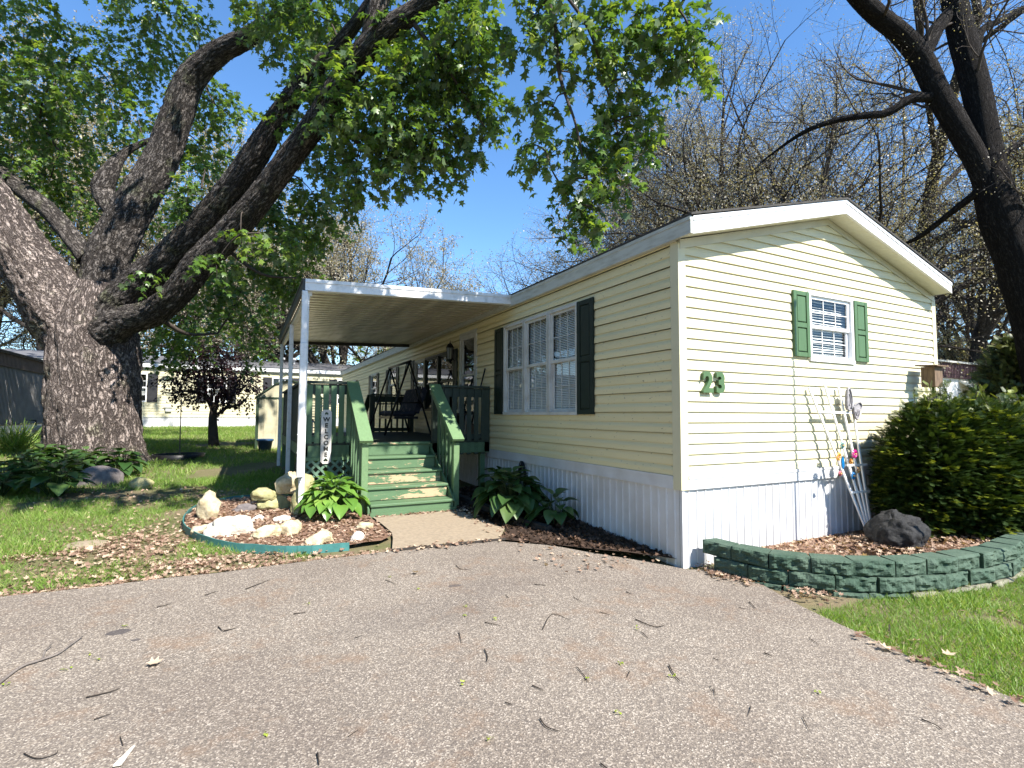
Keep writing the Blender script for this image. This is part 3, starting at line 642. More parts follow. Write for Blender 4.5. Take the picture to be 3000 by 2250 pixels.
# porch light and cable on the long wall, digits on the front wall
lan = thing('wall_lantern', 'black coach lantern on the wall left of the storm door', 'lantern', (HX - .14, 10.0, 2.86))
c = (HX - .14, 10.0, 2.62)
mb = MB(); mb.lathe([(.0, .42), (.01, .40), (.012, .36), (.05, .33), (.085, .27), (.09, .255), (.075, .25)], c, 8, False); mb.lathe([(.07, .02), (.05, .0), (.02, -.05), (0, -.07)], c, 8, False)
for k in range(6):
    a = k * math.pi / 3; mb.bar((c[0] + .075 * math.cos(a), c[1] + .075 * math.sin(a), c[2] + .25), (c[0] + .066 * math.cos(a), c[1] + .066 * math.sin(a), c[2] + .02), .008, .008)
mb.bar((c[0], c[1], c[2] + .1), (HX - .01, c[1], c[2] - .05), .02, .02); mb.box((HX - .03, c[1] - .06, c[2] - .18), (HX - .012, c[1] + .06, c[2] + .05), .01)
mb.build('lantern_frame', M['black'], lan)
mb = MB(); mb.lathe([(.06, .02), (.07, .25)], c, 8, False); mb.build('lantern_glass', M['lamp_glass'], lan)
def text_mesh(name, s, size, depth, fat, place, mat, parent=None, base=None, sx=1.0):
    cu = bpy.data.curves.new(name + '_curve', 'FONT'); cu.body = s; cu.size = size; cu.extrude = depth / 2; cu.offset = fat; cu.align_x = 'CENTER'; cu.align_y = 'CENTER'; cu.resolution_u = 6
    tmp = bpy.data.objects.new(name + '_tmp', cu); COL.objects.link(tmp)
    dg = bpy.context.evaluated_depsgraph_get(); dg.update(); me = bpy.data.meshes.new_from_object(tmp.evaluated_get(dg))
    V = np.empty(len(me.vertices) * 3, np.float32); me.vertices.foreach_get('co', V); V = V.reshape(-1, 3); F = [tuple(p.vertices) for p in me.polygons]
    bpy.data.objects.remove(tmp); bpy.data.curves.remove(cu); bpy.data.meshes.remove(me)
    V = np.array([place(x * sx, y, z) for x, y, z in V])
    return mesh_obj(name, V, F, mat, parent, base)
num = thing('house_number', 'pair of thick green digits reading 23 on the cream front wall', 'house number', (4.30, HY - .02, 1.68))
for ch, cx_ in (('2', 4.165), ('3', 4.345)):
    text_mesh('digit', ch, 0.285, 0.036, 0.011, lambda x, y, z, cx_=cx_: (cx_ + x, HY - .042 - z, 1.83 + y), M['shutter'], num, sx=1.0)

# ------------------------------------------------------------------ porch canopy
can = thing('porch_canopy', 'flat ribbed aluminium canopy over the deck, attached to the mobile home', 'canopy', (0.68, 7.4, g(0, 7.4)))
CX0, CX1, CY0, CY1 = 0.64, 3.785, 7.36, 13.3
zc_ = lambda x: 3.17 + (x - CX0) / (CX1 - CX0) * 0.125
mb = MB(); y = CY0 + 0.05; prof = []
while y < CY1 - 0.15:
    prof += [(y, 0.0), (y + .11, 0.0), (y + .118, .075), (y + .19, .075)]; y += 0.2
prof.append((CY1 - .05, 0))
for (a, da), (b, db) in zip(prof[:-1], prof[1:]):
    for xa, xb in ((CX0 + .02, 2.2), (2.2, CX1)): mb.add([(xa, a, zc_(xa) + .035 + da), (xa, b, zc_(xa) + .035 + db), (xb, b, zc_(xb) + .035 + db), (xb, a, zc_(xb) + .035 + da)], [(0, 1, 2, 3)])
mb.build('roof_pan', M['canopy_pan'], can)
def slope_board(y0, y1, x0, x1, dz0, dz1, mat, name):
    mb = MB(); mb.prism([(x0, y0, zc_(x0) + dz0), (x1, y0, zc_(x1) + dz0), (x1, y0, zc_(x1) + dz1), (x0, y0, zc_(x0) + dz1)], (0, y1 - y0, 0)); return mb
mb = slope_board(CY0, CY0 + .03, CX0, CX1 + .02, 0, .15, None, ''); m2 = slope_board(CY0 - .012, CY0, CX0, CX1 + .02, .105, .152, None, ''); mb.add(m2.v, m2.f); m2 = slope_board(CY0 + .03, CY0 + .1, CX0 + .02, CX1, 0, .012, None, ''); mb.add(m2.v, m2.f)
mb.build('front_fascia', M['metal_white'], can)
mb = MB(); mb.box((CX0 - .03, CY0, 3.17), (CX0, CY1, 3.325)); mb.box((CX0 - .04, CY0 + .01, 3.30), (CX0 - .03, CY1, 3.328)); mb.build('side_gutter', M['beam_dark'], can)
mb = slope_board(CY1 - .06, CY1, CX0, CX1, -.02, .14, None, ''); mb.build('rear_beam', M['beam_dark'], can)
mb = MB(); mb.box((CX0 + .03, CY0 + .1, 3.12), (CX0 + .10, CY1 - .06, 3.19)); mb.build('side_beam', M['metal_white'], can)
for py in (7.47, 10.1, 13.05):
    mb = MB(); mb.box((.635, py - .035, g(0, py) - .03), (.705, py + .035, 3.12), .006); mb.build('post', M['metal_white'], can)
mb = MB(); mb.box((.598, 7.335, .665), (.682, 7.42, 2.45), .006); mb.box((.603, 7.35, 2.45), (.677, 7.415, 3.16), .006); mb.box((.594, 7.331, .98), (.686, 7.424, 1.0)); mb.box((.594, 7.331, 1.22), (.686, 7.424, 1.235))
ds = mb.build('downspout', M['metal_white'], can)
mb = MB(); mb.box((.606, 7.343, .655), (.674, 7.412, .667)); mb.build('spout_mouth', M['black'], ds)

# ------------------------------------------------------------------ deck and steps
deck = thing('porch_deck', 'raised wooden deck painted green with railings, lattice and front steps', 'deck', (2.2, 8.25, g(0, 8.25)))
DX0, DX1, DY0, DY1, DZ = 0.72, 3.79, 8.25, 12.95, 1.06
mb = MB(); y = DY0
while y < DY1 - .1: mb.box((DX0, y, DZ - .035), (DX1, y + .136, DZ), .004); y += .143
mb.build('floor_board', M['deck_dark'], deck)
mb = MB(); mb.box((DX0, DY0 + .005, .85), (DX1, DY0 + .045, DZ - .037)); mb.box((DX0, DY0 + .045, .85), (DX0 + .04, DY1, DZ - .037)); mb.box((DX0, DY1 - .04, .85), (DX1, DY1 - .001, DZ - .037)); mb.build('rim_joist', M['deck_green'], deck)
for x, y in ((DX0 + .05, DY0 + .1), (1.46, DY0 + .1), (2.76, DY0 + .1), (DX1 - .1, DY0 + .1), (DX0 + .05, 10.6), (DX0 + .05, DY1 - .12), (2.7, DY1 - .12), (DX1 - .1, DY1 - .12)):
    mb = MB(); mb.box((x - .045, y - .045, g(x, y) - .05), (x + .045, y + .045, .85)); mb.build('foot_post', M['deck_green'], deck)
RT = 2.0
def railing(p, q, n, bal_w=.078, z0=.82, out=(0, -1), mat=None, gapz=1.78):
    """cap board, band board and wide flat balusters nailed to the outside"""
    mat = mat or M['deck_green']; p, q = Vector((*p, 0)), Vector((*q, 0)); d = (q - p).normalized(); L = (q - p).length; o = Vector((*out, 0))
    mb = MB(); a, b = p - d * .03, q + d * .03; mb.bar((*a.xy, RT - .018), (*b.xy, RT - .018), .15, .036)
    r = mb.build('railing', M['rail_shaded'], deck)
    mb = MB(); mb.bar((*p.xy, 1.88), (*q.xy, 1.88), .036, .15); mb.build('rail_band', M['rail_shaded'], r); mb = MB(); mb.bar((*p.xy, 1.12), (*q.xy, 1.12), .036, .085); mb.build('rail_band', mat, r)
    for i in range(n):
        c = p + d * (L * (i + .5) / n) + o * .032
        mb = MB(); mb.bar((*c.xy, z0), (*c.xy, gapz + .16), bal_w, .026, (o.x, o.y, 0)); mb.build('baluster', mat, r)
    for e in (p, q):
        mb = MB(); mb.box((e.x - .045, e.y - .045, .86), (e.x + .045, e.y + .045, RT - .038)); mb.build('rail_post', mat, r)
    return r
railing((.77, 8.30), (1.46, 8.30), 6)
railing((2.80, 8.30), (3.75, 8.30), 7, mat=M['rail_shaded'])
railing((.77, 8.42), (.77, 12.85), 26, out=(-1, 0), mat=M['rail_shaded'])
railing((2.72, 12.9), (3.74, 12.9), 7, bal_w=.045, z0=.98, out=(0, 1), mat=M['rail_shaded'])
mb = MB(); mb.bar((2.70, 12.96, 1.97), (2.70, 14.2, 1.2), .14, .036); r = mb.build('rear_handrail', M['rail_shaded'], deck)
# steps
SX0, SX1, SY = 1.50, 2.66, 7.0
gs = g(0, 7.0) + .034
mb = MB(); mb.box((SX0 - .02, SY - .04, gs - .03), (SX1 + .0, SY - .002, gs + .045)); mb.build('base_board', M['deck_green'], deck)
TZ = [0.30, 0.487, 0.674, 0.861, DZ]
for k in range(5):
    y0 = SY + .285 * k; zb = gs - .03 if k == 0 else TZ[k - 1]
    mb = MB(); mb.box((SX0, y0, zb), (SX1, y0 + .03, TZ[k] - .04), .004); mb.build('riser', M['worn_green'] if k in (1, 2) else (M['half_worn'] if k == 3 else M['deck_green']), deck)
    mb = MB(); mb.box((SX0 - .015, y0 - .028, TZ[k] - .038), (SX1 + .015, y0 + (.262 if k < 4 else .108), TZ[k]), .008); mb.build('tread', M['half_worn'] if k in (1, 2, 4) else M['deck_green'], deck)
for x in (SX0 - .045, SX1 + .017):
    mb = MB(); mb.prism([(x, SY - .0, gs - .03), (x, SY, TZ[0] - .05), (x, SY + 1.14, DZ - .09), (x, DY0 + .003, DZ - .09), (x, DY0 + .003, gs)], (.028, 0, 0)); mb.build('stringer', M['deck_green'], deck)
for x, inn in ((1.445, 1), (2.775, -1)):
    pz = 1.085; mb = MB(); mb.box((x - .045, 7.19, gs - .03), (x + .045, 7.28, pz), .005); mb.build('newel_post', M['rail_green'], deck)
    mb = MB(); A, Bp = Vector((x, 7.12, 1.125)), Vector((x, 8.25, 1.995)); mb.bar(A, Bp, .18, .04); hr = mb.build('handrail', M['rail_green'], deck)
    mb = MB(); mb.bar(Vector((x + inn * .03, 7.27, 1.14)), Vector((x + inn * .03, 8.25, 1.895)), .036, .13); mb.build('rail_band', M['deck_green'], hr)
    for i in range(5):
        y = 7.37 + .175 * i; zt = 1.125 + (y - 7.12) * .77 - .05; zl = max(.22, TZ[0] + (y - 7.0) * .655 - .30)
        mb = MB(); mb.box((x - inn * .012, y - .037, zl), (x - inn * .012 + .026 * (-inn), y + .037, zt)); mb.build('baluster', M['deck_green'], hr)
# lattice below the left rail
mb = MB(); lx0, lx1, lz0, lz1, ly = .80, 1.46, g(0, 8.2) + .02, .80, 8.225
for s in (1, -1):
    c = -2.0
    while c < 3.0:
        # strip z = lz0 + s*(x - lx0) + c
        pts = []
        for x in (lx0, lx1): 
            z = lz0 + s * (x - lx0) + c; pts.append((x, z))
        (xa, za), (xb, zb) = pts
        def clip(xa, za, xb, zb):
            t0, t1 = 0, 1
            for lo_, hi_ in ((lz0, lz1),):
                dz = zb - za
                ta, tb = (lo_ - za) / dz, (hi_ - za) / dz
                t0 = max(t0, min(ta, tb)); t1 = min(t1, max(ta, tb))
            return t0, t1
        t0, t1 = clip(xa, za, xb, zb)
        if t1 - t0 > .05: mb.bar((xa + (xb - xa) * t0, ly + .006 * s, za + (zb - za) * t0), (xa + (xb - xa) * t1, ly + .006 * s, za + (zb - za) * t1), .036, .008, (0, 1, 0))
        c += .135
mb.build('lattice', M['lattice'], deck)
mb = MB(); mb.box((.74, 8.235, .80), (1.48, 8.248, .845)); mb.build('lattice_rail', M['rail_green'], deck)
# sign on the rail
sg = thing('welcome_sign', 'tall whitewashed board reading WELCOME downward, hung on the green railing', 'sign', (1.05, 8.2, .75))
sxc, sw, sz0, sz1 = 1.065, .15, .755, 1.565
def heart(cx_, cz, s, up_=1):
    pts = []
    for i in range(28):
        t = 2 * math.pi * i / 28; pts.append((cx_ + s * 16 * math.sin(t) ** 3 / 17, cz + up_ * s * (13 * math.cos(t) - 5 * math.cos(2 * t) - 2 * math.cos(3 * t) - math.cos(4 * t)) / 17))
    return pts
def holed(outer, holes, y, th):
    import bmesh
    from mathutils.geometry import tessellate_polygon
    loops = [[Vector((x, z, 0)) for x, z in outer]] + [[Vector((x, z, 0)) for x, z in h] for h in holes]
    tri = tessellate_polygon(loops); flat = [p for l in loops for p in l]; n = len(flat)
    V = [(p.x, y, p.y) for p in flat] + [(p.x, y + th, p.y) for p in flat]; F = [tuple(t) for t in tri] + [tuple(i + n for i in t[::-1]) for t in tri]; o = 0
    for l in loops:
        k = len(l); F += [(o + i, o + (i + 1) % k, o + (i + 1) % k + n, o + i + n) for i in range(k)]; o += k
    return V, F
ch = .035
outer = [(sxc - sw / 2, sz0 + ch), (sxc - sw / 2 + ch, sz0), (sxc + sw / 2 - ch, sz0), (sxc + sw / 2, sz0 + ch), (sxc + sw / 2, sz1 - ch), (sxc + sw / 2 - ch, sz1), (sxc - sw / 2 + ch, sz1), (sxc - sw / 2, sz1 - ch)]
V, F = holed(outer, [heart(sxc, sz1 - .055, .028, -1), heart(sxc, sz0 + .055, .033, -1)], 8.195, .018)
mb = MB(); mb.add(V, F); mb.build('board', M['sign'], sg)
for i, L in enumerate('WELCOME'):
    text_mesh('letter', L, .088, .003, .004, lambda x, y, z, i=i: (sxc + x, 8.193 - z, 1.415 - i * .088 + y), M['sign_text'], sg, sx=1.0)
# wire shelf behind the rail
wr = thing('wire_rack', 'white wire grid rack standing behind the front balusters', 'rack', (1.0, 8.6, DZ))
mb = MB()
for i in range(9): x = .84 + i * .05; mb.tube([(x, 8.55, 1.1), (x, 8.55, 1.72)], .004, 4)
for i in range(15): z = 1.12 + i * .042; mb.tube([(.83, 8.555, z), (1.25, 8.555, z)], .004 if i % 4 else .009, 4)
for k in range(2): mb.tube([(.84 + .37 * k, 8.6, DZ), (.84 + .37 * k, 8.6, 1.74)], .012, 6)
mb.build('grid', M['white'], wr)
mb = MB(); mb.bar((.90, 8.54, 1.2), (.90, 8.54, 1.42), .02, .012, (0, 1, 0)); mb.bar((.90, 8.54, 1.42), (1.02, 8.54, 1.2), .02, .012, (0, 1, 0)); mb.bar((1.02, 8.54, 1.2), (1.02, 8.54, 1.42), .02, .012, (0, 1, 0)); mb.build('wire_letter', M['white'], wr)

# porch swing on an A-frame, in the shade at the back of the deck
sw_ = thing('porch_swing', 'dark A-frame swing seat with floral cushions on the shaded deck', 'swing', (3.0, 11.6, DZ))
mb = MB(); tz = 2.63
for y in (10.75, 12.45):
    for x in (2.55, 3.55): mb.tube([(3.05, y, tz), (x, y, DZ)], .022, 8)
    mb.tube([(2.78, y, 1.75), (3.32, y, 1.75)], .016, 6)
mb.tube([(3.05, 10.65, tz), (3.05, 12.55, tz)], .026, 8); mb.build('swing_frame', M['black'], sw_)
for y in (10.95, 12.25):
    mb = MB(); mb.tube([(3.05, y, tz), (2.82, y, 1.55)], .008, 5); mb.tube([(3.05, y, tz), (3.36, y, 1.75)], .008, 5); mb.build('hanger', M['black'], sw_)
mb = MB(); mb.box((2.78, 10.95, 1.46), (3.28, 12.25, 1.58), .05); mb.build('seat_cushion', M['cushion'], sw_)
mb = MB(); mb.prism([(3.22, 10.95, 1.56), (3.34, 10.95, 1.52), (3.52, 10.95, 2.02), (3.47, 10.95, 2.10), (3.40, 10.95, 2.08)], (0, 1.3, 0)); mb.build('back_cushion', M['cushion'], sw_)
mb = MB(); mb.box((2.78, 10.9, 1.40), (3.3, 12.3, 1.455)); mb.build('seat_frame', M['black'], sw_)
br = thing('broom', 'dark broom handle leaning against the wall by the deck corner', 'broom', (3.7, 8.5, DZ))
mb = MB(); mb.tube([(3.6, 8.62, DZ + .25), (3.77, 8.40, 2.33)], .014, 6); mb.build('handle', M['black'], br)
mb = MB(); mb.box((3.52, 8.58, DZ), (3.66, 8.68, DZ + .28), .02); mb.build('broom_head', M['wood_old'], br)
bx = thing('porch_bin', 'dark lidded storage bin on the deck beside the door', 'bin', (3.4, 9.2, DZ))
mb = MB(); mb.prism([(3.22, 9.05, DZ), (3.62, 9.05, DZ), (3.65, 9.02, DZ + .42), (3.19, 9.02, DZ + .42)], (0, .4, 0)); mb.build('bin_body', M['black'], bx)
mb = MB(); mb.box((3.17, 9.0, DZ + .42), (3.67, 9.47, DZ + .47), .015); mb.build('bin_lid', M['corr_brown'], bx)
# coil of cord on the skirting
co = thing('cord_coil', 'black coil of cord hanging on the side skirting', 'cord', (HX - .03, 7.05, .5))
mb = MB()
for k in range(9):
    a0 = RNG.random() * .02; pts = []
    for i in range(19):
        t = 2 * math.pi * i / 18; pts.append((HX - .025 - .004 * k, 7.02 + (.075 + a0) * math.cos(t) + .01 * math.sin(k), .56 + (.19 + a0 * 3) * math.sin(t) - .01 * (k % 3)))
    mb.tube(pts, .008, 5)
mb.build('coil', M['black'], co)
# ------------------------------------------------------------------ trees
KD = 1.35624
def dp(x, y, dep): return at(x * KD, y * KD, dep)
LEAF7 = [(0, 0, 0), (0.10, 0.06, .01), (0.44, 0.10, -.06), (0.27, 0.36, .03), (0.52, 0.62, -.09), (0.16, 0.60, .02), (0.0, 1.0, -.12), (-0.16, 0.60, .02), (-0.52, 0.62, -.09), (-0.27, 0.36, .03), (-0.44, 0.10, -.06), (-0.10, 0.06, .01), (0, .35, .05)]
LEAF7F = [(12, i, i + 1) for i in range(0, 11)] + [(12, 11, 0)]
LEAF4 = [(0, 0, 0), (0.34, 0.42, .05), (0, 1, -.08), (-0.34, 0.42, .05)]; LEAF4F = [(0, 1, 2, 3)]
def sprays(c, rad, n_leaves, size, per=11, droop=0.55, length=0.45, rnd_bias=None):
    """leafy twigs through a lump of crown: returns leaf cards and the twig lines"""
    k = max(2, n_leaves // per); U = rand_dir(k); rr = RNG.random(k) ** 0.45
    O = np.array(c) + U * rr[:, None] * np.array(rad)
    D = U * 0.7 + rand_dir(k) * 0.6 + np.array([0, 0, -droop]); D /= np.linalg.norm(D, axis=1)[:, None]
    t = (np.arange(per) + 0.5) / per
    L = length * (0.7 + 0.6 * RNG.random(k))
    P = O[:, None, :] + D[:, None, :] * (t[None, :, None] * L[:, None, None]); P[:, :, 2] -= (t ** 2)[None, :] * L[:, None] * 0.35
    side = np.cross(D, [0, 0, 1.0]); side /= np.linalg.norm(side, axis=1)[:, None] + 1e-9
    sg = np.where(np.arange(per) % 2 == 0, 1.0, -1.0)
    A = D[:, None, :] * 0.55 + side[:, None, :] * sg[None, :, None] * 0.75 + np.array([0, 0, -0.45]) + RNG.normal(size=P.shape) * 0.35
    Nn = np.array([0, 0, 1.0]) + RNG.normal(size=P.shape) * 0.45
    P = P.reshape(-1, 3) + RNG.normal(size=(k * per, 3)) * 0.03; A = A.reshape(-1, 3); Nn = Nn.reshape(-1, 3)
    r = np.clip(np.repeat(RNG.random(k), per) * 0.6 + RNG.random(k * per) * 0.4 + (rnd_bias or 0), 0, 1)
    return (P, A, Nn, size * (0.65 + 0.6 * RNG.random(k * per)), r), [(O[i], O[i] + D[i] * L[i] * .9 - np.array([0, 0, L[i] * .28])) for i in range(k)]
def rough(amp, sc):
    def w(p, a, L): return 1 + amp * (mnoise.noise(Vector((p.x * sc + math.cos(a) * 1.7, p.y * sc + math.sin(a) * 1.7, p.z * sc * .6))) + 0.5 * mnoise.noise(Vector((math.cos(a) * 5, math.sin(a) * 5, L * 3))))
    return w
def ridges(amp, big=0.05):
    def w(p, a, L):
        c = Vector((math.cos(a), math.sin(a), 0)); q = Vector((c.x * 4.2, c.y * 4.2, L * 1.1)); n1 = mnoise.noise(q * 1.9 + Vector((p.x, 0, 0)) * .6); n2 = mnoise.noise(Vector((c.x * 13, c.y * 13, L * 4.2)))
        r1 = 1 - min(1, abs(n1) * 3.2); r2 = 1 - min(1, abs(n2) * 2.6)
        return 1 + big * mnoise.noise(Vector((c.x * 1.6 + p.x * .3, c.y * 1.6, L * .9))) - amp * (.75 * r1 * r1 + .5 * r2 * r2) + amp * .5 * mnoise.noise(Vector((c.x * 24, c.y * 24, L * 14)))
    return w
def smooth_path(P, k=4):
    P = [np.array(p, float) for p in P]; out = []
    for i in range(len(P) - 1):
        a, b, c, d = P[max(i - 1, 0)], P[i], P[i + 1], P[min(i + 2, len(P) - 1)]
        for j in range(k):
            t = j / k; out.append(0.5 * ((2 * b) + (-a + c) * t + (2 * a - 5 * b + 4 * c - d) * t * t + (-a + 3 * b - 3 * c + d) * t ** 3))
    out.append(P[-1]); return out
def limb_mesh(path, name, mat, parent, n=20, k=5, amp=0.09, sc=3.0):
    pts = smooth_path([dp(x, y, d) for x, y, d, w in path], k)
    ws = smooth_path([np.array([w * KD * d / FPX]) for x, y, d, w in path], k)
    mb = MB(); mb.tube(pts, [max(.01, float(w[0])) for w in ws], n, uv=True, wob=ridges(.10)); return mb.build(name, mat, parent), pts
tb = dp(208, 1010, 11.4); tb[2] = g(tb[0], tb[1])
maple = thing('maple_tree', 'massive old silver maple with shaggy trunk and leafy limbs reaching over the driveway', 'tree', tb)
TR = [(208, 1045, 11.4, 112), (208, 1015, 11.4, 99), (206, 975, 11.4, 88), (205, 900, 11.4, 83), (203, 820, 11.4, 82), (200, 750, 11.4, 80), (198, 700, 11.4, 76), (202, 650, 11.4, 62), (205, 610, 11.4, 40)]
pts = smooth_path([dp(x, y, d) for x, y, d, w in TR], 7); ws = [float(w[0]) for w in smooth_path([np.array([w * KD * d / FPX]) for x, y, d, w in TR], 7)]
mb = MB()
def flare(p, a, L):
    base = 1 + 0.075 * mnoise.noise(Vector((math.cos(a) * 2.2, math.sin(a) * 2.2, p.z * .8))) + 0.05 * mnoise.noise(Vector((math.cos(a) * 6, math.sin(a) * 6, p.z * 2.5))) + 0.035 * mnoise.noise(Vector((math.cos(a) * 17, math.sin(a) * 17, p.z * 4)))
    return base * (1 + 0.30 * max(0, 1 - L / 0.9) ** 2 * (0.5 + 0.5 * math.sin(5 * a + 1)))
rg = ridges(.045); mb.tube(pts, ws, 150, uv=True, wob=lambda p, a, L: flare(p, a, L) * rg(p, a, L)); mb.build('trunk', M['bark_maple'], maple)
LIMBS = dict(
 A=[(195, 770, 11.4, 60), (150, 690, 11.3, 70), (95, 610, 11.1, 60), (40, 535, 10.9, 52), (-20, 440, 10.7, 47), (-110, 310, 10.4, 42), (-200, 150, 10, 34), (-260, -60, 9.8, 24)],
 B=[(205, 700, 11.5, 50), (222, 600, 11.6, 42), (250, 520, 11.7, 41), (292, 440, 11.8, 38), (345, 350, 11.9, 34), (378, 265, 11.9, 31), (410, 175, 11.8, 28), (470, 115, 11.6, 23), (540, 78, 11.3, 20), (640, 10, 10.8, 17), (720, -90, 10.3, 13), (800, -220, 10, 9)],
 C=[(225, 700, 11.3, 44), (265, 645, 11.2, 37), (335, 580, 11.0, 33), (420, 500, 10.7, 29), (490, 420, 10.4, 28), (548, 340, 10.1, 27), (596, 262, 9.9, 24), (650, 185, 9.7, 20), (720, 110, 9.4, 16), (790, 20, 9, 12), (850, -100, 8.6, 8)],
 D=[(225, 720, 11.2, 46), (270, 692, 11.0, 33), (330, 676, 10.8, 29), (385, 630, 10.5, 29), (430, 570, 10.3, 30), (490, 510, 10.1, 30), (560, 430, 9.8, 27), (622, 345, 9.5, 26), (690, 255, 9.2, 26), (745, 165, 8.9, 26), (815, 85, 8.6, 26), (880, 35, 8.4, 22), (960, -15, 8.2, 17), (1080, -90, 7.8, 12), (1200, -130, 7.4, 9)],
 E=[(190, 560, 12.2, 20), (120, 470, 12.4, 19), (60, 420, 12.5, 18), (-20, 360, 12.6, 16), (-120, 300, 12.6, 12)],
 F=[(800, 100, 8.7, 22), (812, 30, 8.6, 22), (835, -40, 8.5, 18), (870, -150, 8.2, 12)],
 H=[(250, 470, 12.1, 16), (225, 420, 12.3, 22), (230, 385, 12.3, 20), (270, 330, 12.5, 9), (330, 300, 12.8, 5)])
nodes_ = []
for kk, path in LIMBS.items():
    o, pts = limb_mesh(path, 'limb', M['bark_maple'] if kk == 'A' else M['bark_limb'], maple, 72 if kk in 'ABCD' else 20, 26 if kk in 'ABCD' else 8); nodes_ += [(p, 0.02) for p in pts[len(pts) // 3::6]]
STEMS = [
 [(1080, -90, 7.8, 7), (1150, -60, 7.5, 6), (1192, 20, 7.2, 5.5), (1207, 152, 7.1, 4.5), (1225, 215, 7.0, 3.5), (1245, 275, 6.9, 2.6), (1270, 400, 6.8, 1.8), (1285, 480, 6.6, 1)],
 [(1150, -110, 7.5, 6), (1215, -20, 7.0, 4), (1270, 60, 7.0, 3.4), (1300, 150, 7.0, 2.4), (1335, 290, 6.9, 1.4)],
 [(1200, -130, 7.4, 6), (1330, -90, 6.9, 4.5), (1430, -20, 6.6, 3), (1490, 60, 6.5, 2), (1500, 150, 6.5, 1)],
 [(690, 255, 9.2, 6), (760, 300, 9.1, 4), (840, 340, 8.9, 3), (960, 340, 8.6, 1.4)],
 [(880, 35, 8.4, 6), (940, 110, 8.4, 4), (1000, 200, 8.4, 2.6), (1050, 280, 8.4, 1.4)],
 [(470, 520, 10.2, 5), (560, 590, 10.4, 3.4), (640, 600, 10.8, 1.6)], [(330, 676, 10.8, 6), (400, 720, 11.6, 4), (470, 720, 12.5, 2)]]
mb = MB()
for st in STEMS:
    pts = smooth_path([dp(x, y, d) for x, y, d, w in st], 4); ws = [float(w[0]) for w in smooth_path([np.array([w * KD * d / FPX]) for x, y, d, w in st], 4)]
    mb.tube(pts, ws, 7); nodes_ += [(p, 0.012) for p in pts[2:]]
# lumps of foliage: u, v, depth, half width, half height (2212-pixel frame), density
BL = [(60,60,13,90,70,.8),(180,130,14,100,75,.7),(50,230,13,90,85,.9),(185,285,14,80,60,.6),(330,120,14,80,70,.8),(340,30,13,100,50,.8),(450,200,13,55,70,.8),(430,60,13,45,50,.5),(60,370,13,80,70,.9),(165,420,13.5,70,55,.7),(330,430,14.5,70,60,.6),(450,330,13,60,60,.8),(60,500,13.5,55,55,.6),(250,200,14.5,70,60,.6),(500,250,12.6,40,60,.7),(-80,120,12.5,90,120,.7),(-60,330,13,80,100,.7),(130,330,13,60,60,.8),(-40,480,12.6,60,50,.6),(120,180,12.4,80,70,.8),(300,260,12.8,60,50,.7),
 (330,620,14,70,55,.8),(420,690,14.5,90,45,.9),(370,745,15,80,35,.8),(520,630,13,70,60,.9),(600,560,12,55,60,1),(650,600,12,45,45,.9),(610,470,11,45,50,1),(680,420,10.5,45,50,1.1),(545,690,14,60,40,.7),(440,600,13,60,45,.8),(500,560,12,50,40,.8),(640,520,11.5,45,50,1),(300,560,13.5,50,50,.6),(560,760,15,50,25,.6),(700,490,11,25,40,.8),
 (620,60,10,70,60,1),(700,150,9.6,60,70,1),(800,150,9,70,70,1.1),(640,250,10,45,55,.8),(760,250,9,65,70,1.2),(860,230,8.6,75,75,1.3),(940,130,8.5,80,80,1.3),(1020,60,8,70,60,1.1),(950,270,8.5,60,50,1.2),(1000,365,8.5,18,22,1),(1050,230,8.5,32,55,1),(770,380,9.3,45,45,1.2),(850,320,9,60,50,1.3),(920,340,8.6,55,40,1.2),(720,330,9.6,40,50,1),(560,30,10.6,40,40,.8),(700,40,9.6,60,50,1),(880,60,9,70,50,1),(1000,160,8.6,60,60,1.1),(860,385,8.8,35,25,1),(400,440,10.7,28,38,1),(440,350,10.6,22,30,.8),(760,440,9.5,20,25,.9),(1030,310,8.4,30,28,.9),
 (470,560,9.4,35,22,1.2),(520,505,9.3,25,20,1.1),(325,592,10.2,26,12,.9),(600,520,9.6,40,35,1.0),(420,400,10.2,22,24,.8),
 (1130,60,7.6,50,55,.7),(1220,50,7.1,60,45,.9),(1320,60,7,60,55,1.1),(1420,60,6.8,55,60,1.2),(1490,80,6.5,38,60,1.3),(1145,230,7.5,40,45,.7),(1250,160,7.2,50,40,.8),(1350,170,7,45,65,1.0),(1150,310,7.2,38,35,.8),(1245,300,7,50,40,1.0),(1330,290,7,45,55,1.1),(1385,250,6.9,28,60,.8),(1185,345,7,32,20,.8),(1265,385,6.8,45,45,1.2),(1335,370,6.8,25,45,1.0),(1235,450,6.7,26,32,1.1),(1290,455,6.6,22,42,1.1),(1215,492,6.6,12,14,1),(1270,500,6.6,9,18,1),(1205,400,6.9,20,30,.9),(1500,150,6.4,24,22,1),(1440,150,6.7,24,25,.7),(1395,330,6.8,14,24,.7),(1195,230,7.2,25,30,.6)]
SHADE = [(300,-180,12,260,150,.7),(-100,-150,11.5,200,200,.6),(650,-150,9.6,200,130,.5),(1000,-140,8.4,170,130,.5),(900,-380,9,250,160,.5),(400,-450,12,300,180,.6),(0,-500,12,250,200,.6),(700,-600,11,250,160,.25),(-350,50,11,200,250,.3),(1300,-110,7.2,120,70,.6),(100,-250,15,250,200,.3),(500,-250,15,250,150,.3),(-300,250,14,160,200,.3),(700,-250,13,250,150,.3)]
def px_of(p):
    c = RW.T @ (np.array(p) - EYE); return (CX + FPX * c[0] / c[2]) / KD, (CY - FPX * c[1] / c[2]) / KD, c[2]
